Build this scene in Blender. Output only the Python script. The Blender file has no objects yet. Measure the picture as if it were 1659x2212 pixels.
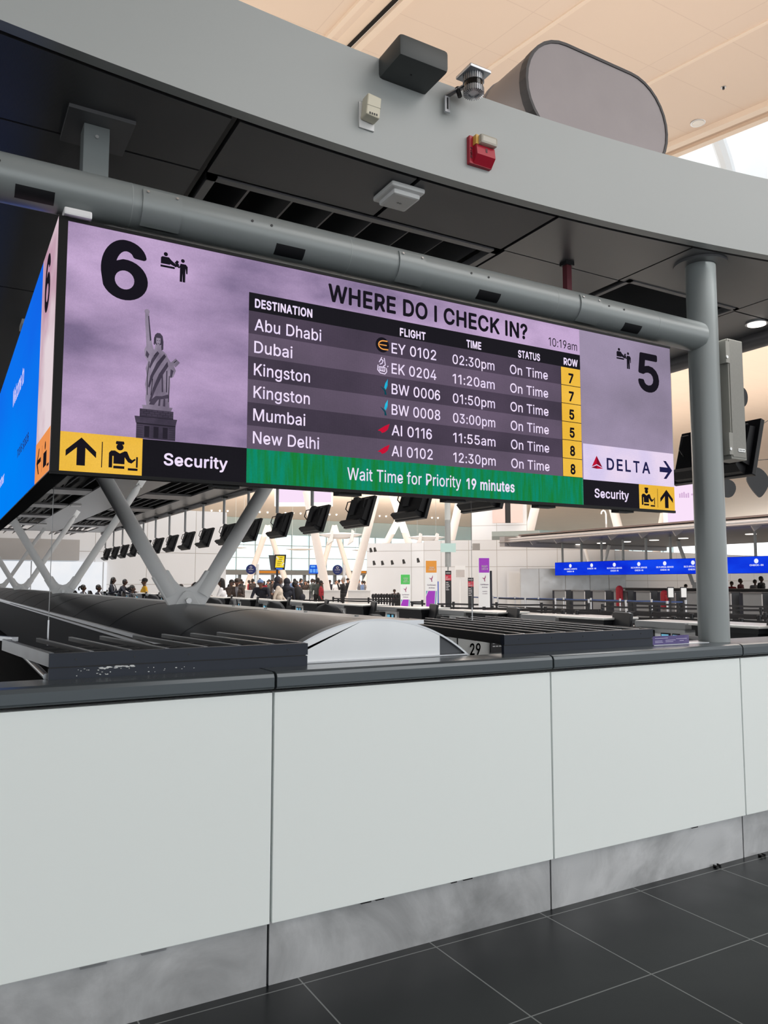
import bpy, bmesh, math, random
from mathutils import Vector, Matrix
random.seed(7)
PI = math.pi
S = bpy.context.scene
COL = S.collection

# ------------------------------------------------------------------ camera
F_PX, CX, CY, EYE = 1690.0, 829.5, 1106.0, 1.6
PIT, YAW = math.atan(152 / 1690), math.radians(29.6)
FW = Vector((math.sin(YAW) * math.cos(PIT), math.cos(YAW) * math.cos(PIT), math.sin(PIT)))
RT = Vector((math.cos(YAW), -math.sin(YAW), 0))
UP = RT.cross(FW)
CAMP = Vector((0, 0, EYE))
cam_data = bpy.data.cameras.new('camera')
cam_data.sensor_fit = 'VERTICAL'
cam_data.sensor_height = 36
cam_data.lens = F_PX / 2212 * 36
cam_data.clip_start = .05
cam_data.clip_end = 600
cam = bpy.data.objects.new('camera', cam_data)
M = Matrix((RT, UP, -FW)).transposed().to_4x4()
M.translation = CAMP
cam.matrix_world = M
COL.objects.link(cam)
S.camera = cam

# ------------------------------------------------------------------ exposure, daylight, added fill lights
S.view_settings.view_transform = 'Standard'
S.view_settings.look = 'None'
S.view_settings.exposure = 0.0
S.view_settings.gamma = 1
S.view_settings.use_curve_mapping = False
W = bpy.data.worlds.new('daylight')
S.world = W
W.use_nodes = True
bg = W.node_tree.nodes['Background']
bg.inputs[0].default_value = (0.96, 0.99, 1.0, 1)
bg.inputs[1].default_value = 1.75
S.cycles.max_bounces = 7
S.cycles.diffuse_bounces = 4
S.cycles.glossy_bounces = 4
S.cycles.transparent_max_bounces = 12
S.cycles.use_denoising = True
S.cycles.sample_clamp_indirect = 6


def area_light(name, loc, size, power, color, rot=(0, 0, 0)):
    l = bpy.data.lights.new(name, 'AREA')
    l.shape = 'RECTANGLE'
    l.size, l.size_y = size
    l.energy = power
    l.color = color
    o = bpy.data.objects.new(name, l)
    o.location = loc
    o.rotation_euler = rot
    COL.objects.link(o)
    return o


# luminaire field of the hall ceiling over the aisle in front of the counter, and over the check-in floor
area_light('hall_fill', (8, -3.0, 7.6), (10, 6), 590, (1.0, .98, .96))
area_light('hall_fill', (16, 18, 9.5), (16, 14), 1700, (1.0, .99, .97))
area_light('hall_fill', (20, 44, 9.5), (36, 20), 3600, (1.0, .99, .98))
# added fill strips under the canopy soffit, brightening struts and desks
area_light('canopy_fill', (3.5, 10.5, 3.6), (.8, 9), 22, (1.0, .98, .95))
for _y, _l, _p in ((11.5, 17, 190), (27, 12, 130)):
    _a = area_light('canopy_fill', (4.35, _y, 3.63), (.4, _l), _p, (1.0, .98, .95))
    _a.data.spread = math.radians(85)
area_light('canopy_fill', (3.5, 23, 3.6), (.8, 12), 40, (1.0, .98, .95))
# added warm lights facing up, without fixtures, to brighten the beige ceiling
area_light('ceiling_fill', (6.5, 6.0, 4.3), (8, 5), 205, (1.0, .88, .79), (PI, 0, 0))
area_light('ceiling_fill', (1.0, 13.0, 4.3), (5, 12), 430, (1.0, .88, .75), (PI, 0, 0))
area_light('ceiling_fill', (29, 25.0, 4.3), (24, 26), 2700, (1.0, .92, .82), (PI, 0, 0))
area_light('vault_fill', (26, 56.0, 5.4), (44, 12), 5200, (1.0, .97, .92), (PI, 0, 0))  # one added wide sheet near the boat lamps, brightening the far vault

# ------------------------------------------------------------------ helpers


def lin(c):
    f = lambda v: v / 12.92 if v <= .04045 else ((v + .055) / 1.055) ** 2.4
    return tuple(f(x / 255) for x in c[:3]) + (1,)


MATS = {}


def pm(name, rgb, rough=.5, metal=0.0, var=.06, scale=6.0, bump=0.0, spec=.5):
    """painted / metal surface with a fine procedural unevenness"""
    if name in MATS:
        return MATS[name]
    m = bpy.data.materials.new(name)
    m.use_nodes = True
    nt = m.node_tree
    b = nt.nodes['Principled BSDF']
    tc = nt.nodes.new('ShaderNodeTexCoord')
    n = nt.nodes.new('ShaderNodeTexNoise')
    n.inputs['Scale'].default_value = scale
    n.inputs['Detail'].default_value = 5
    nt.links.new(tc.outputs['Object'], n.inputs['Vector'])
    mx = nt.nodes.new('ShaderNodeMix')
    mx.data_type = 'RGBA'
    c = lin(rgb)
    mx.inputs[6].default_value = tuple(x * (1 - var) for x in c[:3]) + (1,)
    mx.inputs[7].default_value = tuple(min(1, x * (1 + var)) for x in c[:3]) + (1,)
    nt.links.new(n.outputs['Fac'], mx.inputs[0])
    nt.links.new(mx.outputs[2], b.inputs['Base Color'])
    b.inputs['Roughness'].default_value = rough
    b.inputs['Metallic'].default_value = metal
    b.inputs['Specular IOR Level'].default_value = spec
    if bump:
        bp = nt.nodes.new('ShaderNodeBump')
        bp.inputs['Strength'].default_value = bump
        nt.links.new(n.outputs['Fac'], bp.inputs['Height'])
        nt.links.new(bp.outputs['Normal'], b.inputs['Normal'])
    MATS[name] = m
    return m


def brushed(name, rgb, rough=.3, stretch=(1, 1, 60), smudge=.25):
    """brushed metal with long fine grain and hand smudges"""
    if name in MATS:
        return MATS[name]
    m = pm(name, rgb, rough, 1.0, .05, 3)
    nt = m.node_tree
    b = nt.nodes['Principled BSDF']
    tc = [n for n in nt.nodes if n.type == 'TEX_COORD'][0]
    mp = nt.nodes.new('ShaderNodeMapping')
    mp.inputs['Scale'].default_value = stretch
    g = nt.nodes.new('ShaderNodeTexNoise')
    g.inputs['Scale'].default_value = 8
    g.inputs['Detail'].default_value = 4
    nt.links.new(tc.outputs['Object'], mp.inputs['Vector'])
    nt.links.new(mp.outputs['Vector'], g.inputs['Vector'])
    s = nt.nodes.new('ShaderNodeTexNoise')
    s.inputs['Scale'].default_value = 2.6
    s.inputs['Detail'].default_value = 6
    s.inputs['Distortion'].default_value = 1.2
    nt.links.new(tc.outputs['Object'], s.inputs['Vector'])
    a = nt.nodes.new('ShaderNodeMath')
    a.operation = 'MULTIPLY_ADD'
    a.inputs[1].default_value = .16
    a.inputs[2].default_value = rough - .08
    nt.links.new(g.outputs['Fac'], a.inputs[0])
    a2 = nt.nodes.new('ShaderNodeMath')
    a2.operation = 'MULTIPLY_ADD'
    a2.inputs[1].default_value = smudge
    nt.links.new(s.outputs['Fac'], a2.inputs[0])
    nt.links.new(a.outputs[0], a2.inputs[2])
    nt.links.new(a2.outputs[0], b.inputs['Roughness'])
    return m


def em(name, rgb, strength=1.0):
    if name in MATS:
        return MATS[name]
    m = bpy.data.materials.new(name)
    m.use_nodes = True
    nt = m.node_tree
    nt.nodes.clear()
    e = nt.nodes.new('ShaderNodeEmission')
    o = nt.nodes.new('ShaderNodeOutputMaterial')
    e.inputs[0].default_value = lin(rgb)
    e.inputs[1].default_value = strength
    nt.links.new(e.outputs[0], o.inputs[0])
    MATS[name] = m
    return m


def led(name, rgb, rgb2=None, grain=.10, scale=1.2, strength=1.0, stretch=(1, 1, 1), lo=.35, hi=.65):
    """light of an LED wall: picture colours, cloud-like blending, and the fine dot pitch of the diodes"""
    m = em(name, rgb, strength)
    nt = m.node_tree
    e = [n for n in nt.nodes if n.type == 'EMISSION'][0]
    tc = nt.nodes.new('ShaderNodeTexCoord')
    mx = nt.nodes.new('ShaderNodeMix')
    mx.data_type = 'RGBA'
    mx.inputs[6].default_value = lin(rgb)
    mx.inputs[7].default_value = lin(rgb2 or rgb)
    mp = nt.nodes.new('ShaderNodeMapping')
    mp.inputs['Scale'].default_value = stretch
    n = nt.nodes.new('ShaderNodeTexNoise')
    n.inputs['Scale'].default_value = scale
    n.inputs['Detail'].default_value = 5
    n.inputs['Roughness'].default_value = .5
    nt.links.new(tc.outputs['Object'], mp.inputs['Vector'])
    nt.links.new(mp.outputs['Vector'], n.inputs['Vector'])
    r = nt.nodes.new('ShaderNodeMapRange')
    r.inputs[1].default_value = lo
    r.inputs[2].default_value = hi
    nt.links.new(n.outputs['Fac'], r.inputs[0])
    nt.links.new(r.outputs[0], mx.inputs[0])
    # diode grid
    vs = nt.nodes.new('ShaderNodeTexVoronoi')
    vs.inputs['Scale'].default_value = 190
    vs.inputs['Randomness'].default_value = .15
    nt.links.new(tc.outputs['Object'], vs.inputs['Vector'])
    h = nt.nodes.new('ShaderNodeHueSaturation')
    v = nt.nodes.new('ShaderNodeMapRange')
    v.inputs[1].default_value = .15
    v.inputs[2].default_value = .75
    v.inputs[3].default_value = 1 + grain
    v.inputs[4].default_value = 1 - grain
    nt.links.new(vs.outputs['Distance'], v.inputs[0])
    nt.links.new(v.outputs[0], h.inputs['Value'])
    nt.links.new(mx.outputs[2], h.inputs['Color'])
    nt.links.new(h.outputs[0], e.inputs[0])
    return m


class MB:
    """collects shapes (world coordinates) and links them as ONE mesh object"""

    def __init__(s):
        s.v, s.f, s.m, s.cur = [], [], [], 0

    def add(s, vs, fs, mi=None):
        o = len(s.v)
        s.v += [tuple(p) for p in vs]
        s.f += [tuple(i + o for i in f) for f in fs]
        s.m += [s.cur if mi is None else mi] * len(fs)
        return s

    def box(s, x0, x1, y0, y1, z0, z1, mi=None):
        v = [(x, y, z) for x in (x0, x1) for y in (y0, y1) for z in (z0, z1)]
        return s.add(v, [(0, 1, 3, 2), (4, 6, 7, 5), (0, 4, 5, 1), (2, 3, 7, 6), (0, 2, 6, 4), (1, 5, 7, 3)], mi)

    def obox(s, c, size, rot=None, mi=None):
        a, b, d = (x / 2 for x in size)
        v = [Vector((x, y, z)) for x in (-a, a) for y in (-b, b) for z in (-d, d)]
        R = rot if rot is not None else Matrix.Identity(3)
        v = [R @ p + Vector(c) for p in v]
        return s.add(v, [(0, 1, 3, 2), (4, 6, 7, 5), (0, 4, 5, 1), (2, 3, 7, 6), (0, 2, 6, 4), (1, 5, 7, 3)], mi)

    def rbox(s, x0, x1, y0, y1, z0, z1, r=.01, mi=None):
        """box with softened edges"""
        bm = bmesh.new()
        bmesh.ops.create_cube(bm, size=1)
        for p in bm.verts:
            p.co = Vector(((x0 + x1) / 2 + p.co.x * (x1 - x0), (y0 + y1) / 2 + p.co.y * (y1 - y0), (z0 + z1) / 2 + p.co.z * (z1 - z0)))
        bmesh.ops.bevel(bm, geom=list(bm.edges), offset=r, segments=2, profile=.6, affect='EDGES')
        bm.verts.index_update()
        s.add([p.co[:] for p in bm.verts], [[q.index for q in f.verts] for f in bm.faces], mi)
        bm.free()
        return s

    def prism(s, poly, fn, d0, d1, mi=None):
        """poly of (u, v), pushed from depth d0 to d1; fn(u, v, d) -> xyz"""
        n = len(poly)
        v = [fn(u, w, d0) for u, w in poly] + [fn(u, w, d1) for u, w in poly]
        f = [tuple(range(n))[::-1], tuple(range(n, 2 * n))]
        f += [(i, (i + 1) % n, n + (i + 1) % n, n + i) for i in range(n)]
        return s.add(v, f, mi)

    def cyl(s, p0, p1, r0, r1=None, n=14, caps=True, mi=None):
        p0, p1 = Vector(p0), Vector(p1)
        r1 = r0 if r1 is None else r1
        d = (p1 - p0).normalized()
        a = d.orthogonal().normalized()
        b = d.cross(a)
        v = []
        for p, r in ((p0, r0), (p1, r1)):
            for i in range(n):
                t = 2 * PI * i / n
                v.append(p + a * (r * math.cos(t)) + b * (r * math.sin(t)))
        f = [(i, (i + 1) % n, n + (i + 1) % n, n + i) for i in range(n)]
        if caps:
            f += [tuple(range(n))[::-1], tuple(range(n, 2 * n))]
        return s.add(v, f, mi)

    def tube(s, pts, r, n=8, mi=None):
        pts = [Vector(p) for p in pts]
        v, f = [], []
        a = None
        for k, p in enumerate(pts):
            d = (pts[min(k + 1, len(pts) - 1)] - pts[max(k - 1, 0)]).normalized()
            if a is None:
                a = d.orthogonal().normalized()
            a = (a - d * a.dot(d)).normalized()
            b = d.cross(a)
            for i in range(n):
                t = 2 * PI * i / n
                v.append(p + a * (r * math.cos(t)) + b * (r * math.sin(t)))
        for k in range(len(pts) - 1):
            for i in range(n):
                f.append((k * n + i, k * n + (i + 1) % n, (k + 1) * n + (i + 1) % n, (k + 1) * n + i))
        f += [tuple(range(n))[::-1], tuple(range((len(pts) - 1) * n, len(pts) * n))]
        return s.add(v, f, mi)

    def lathe(s, prof, c=(0, 0, 0), n=20, mi=None):
        v, f = [], []
        for r, z in prof:
            for i in range(n):
                t = 2 * PI * i / n
                v.append((c[0] + r * math.cos(t), c[1] + r * math.sin(t), c[2] + z))
        for k in range(len(prof) - 1):
            for i in range(n):
                f.append((k * n + i, k * n + (i + 1) % n, (k + 1) * n + (i + 1) % n, (k + 1) * n + i))
        f += [tuple(range(n))[::-1], tuple(range((len(prof) - 1) * n, len(prof) * n))]
        return s.add(v, f, mi)

    def ball(s, c, r, n=12, m=8, mi=None):
        rx, ry, rz = (r, r, r) if not isinstance(r, (tuple, list)) else r
        v, f = [(c[0], c[1], c[2] - rz)], []
        for k in range(1, m):
            ph = -PI / 2 + PI * k / m
            for i in range(n):
                t = 2 * PI * i / n
                v.append((c[0] + rx * math.cos(ph) * math.cos(t), c[1] + ry * math.cos(ph) * math.sin(t), c[2] + rz * math.sin(ph)))
        v.append((c[0], c[1], c[2] + rz))
        for i in range(n):
            f.append((0, 1 + (i + 1) % n, 1 + i))
            f.append((len(v) - 1, 1 + (m - 2) * n + i, 1 + (m - 2) * n + (i + 1) % n))
        for k in range(m - 2):
            for i in range(n):
                f.append((1 + k * n + i, 1 + k * n + (i + 1) % n, 1 + (k + 1) * n + (i + 1) % n, 1 + (k + 1) * n + i))
        return s.add(v, f, mi)

    def cap(s, p0, p1, r0, r1, n=10, mi=None):
        """tapered capsule"""
        s.cyl(p0, p1, r0, r1, n, True, mi)
        s.ball(p0, r0, n, 6, mi)
        return s.ball(p1, r1, n, 6, mi)

    def build(s, name, mats, parent=None, smooth=False, bevel=0, loc=None):
        me = bpy.data.meshes.new(name)
        root = Vector((0, 0, 0))
        if parent is not None:
            q = parent
            while q is not None:
                root += q.location
                q = q.parent
        elif loc is not None:
            root = Vector(loc)
        me.from_pydata([tuple(Vector(p) - root) for p in s.v], [], s.f)
        for m in (mats if isinstance(mats, (list, tuple)) else [mats]):
            me.materials.append(m)
        me.polygons.foreach_set('material_index', s.m)
        if smooth:
            me.polygons.foreach_set('use_smooth', [True] * len(me.polygons))
            try:
                me.set_sharp_from_angle(angle=math.radians(38))
            except Exception:
                pass
        me.update()
        o = bpy.data.objects.new(name, me)
        COL.objects.link(o)
        if parent is not None:
            o.parent = parent
        elif loc is not None:
            o.location = loc
        if bevel:
            b = o.modifiers.new('soft_edges', 'BEVEL')
            b.width = bevel
            b.segments = 2
            b.limit_method = 'ANGLE'
        return o


def tag(o, label, cat, group=None, kind=None):
    o['label'] = label
    o['category'] = cat
    if group:
        o['group'] = group
    if kind:
        o['kind'] = kind
    return o


def thing(name, label, cat, loc=(0, 0, 0), group=None):
    o = bpy.data.objects.new(name, None)
    o.empty_display_size = .1
    o.location = loc
    COL.objects.link(o)
    return tag(o, label, cat, group)


def struct(name, mb, mat, **k):
    o = mb.build(name, mat, **k)
    o['kind'] = 'structure'
    return o


def dup(root, loc=None, rotz=None, label=None, group=None, scale=None):
    """a copy of a thing together with its parts and their sub-parts"""
    def rec(o, parent):
        c = o.copy()
        COL.objects.link(c)
        if parent is not None:
            c.parent = parent
        for ch in KIDS.get(o.name, ()):
            rec(ch, c)
        return c
    KIDS = {}
    for o in COL.objects:
        if o.parent is not None:
            KIDS.setdefault(o.parent.name, []).append(o)
    r = rec(root, None)
    if loc is not None:
        r.location = loc
    if rotz is not None:
        r.rotation_euler = (0, 0, rotz)
    if scale is not None:
        r.scale = (scale,) * 3
    if label:
        r['label'] = label
    if group:
        r['group'] = group
    return r


def ray(px, py):
    return FW + RT * ((px - CX) / F_PX) - UP * ((py - CY) / F_PX)


def at(px, py, x=None, y=None, z=None):
    """where a line of sight of the measured photograph meets a real plane of the place"""
    d = ray(px, py)
    t = (x - 0) / d.x if x is not None else (y / d.y if y is not None else (z - EYE) / d.z)
    return CAMP + d * t


FH = Vector((math.sin(YAW), math.cos(YAW), 0))


def gp(px, d, z=0.0):
    """floor position d metres ahead, in the direction px"""
    r = ray(px, 1258)
    k = d / r.dot(FH)
    return Vector((r.x * k, r.y * k, z))


def zceil(y):
    z = 8.5 + .148 * y
    P_ = [(20, 11.46), (30, 12.0), (45, 11.5), (60, 10.0), (73, 7.9)]
    for (a, za), (b, zb) in zip(P_[:-1], P_[1:]):
        if a <= y <= b:
            return za + (zb - za) * (y - a) / (b - a)
    return z


def zh(py, d):
    return EYE + (1258 - py) * d / 1697


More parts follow.
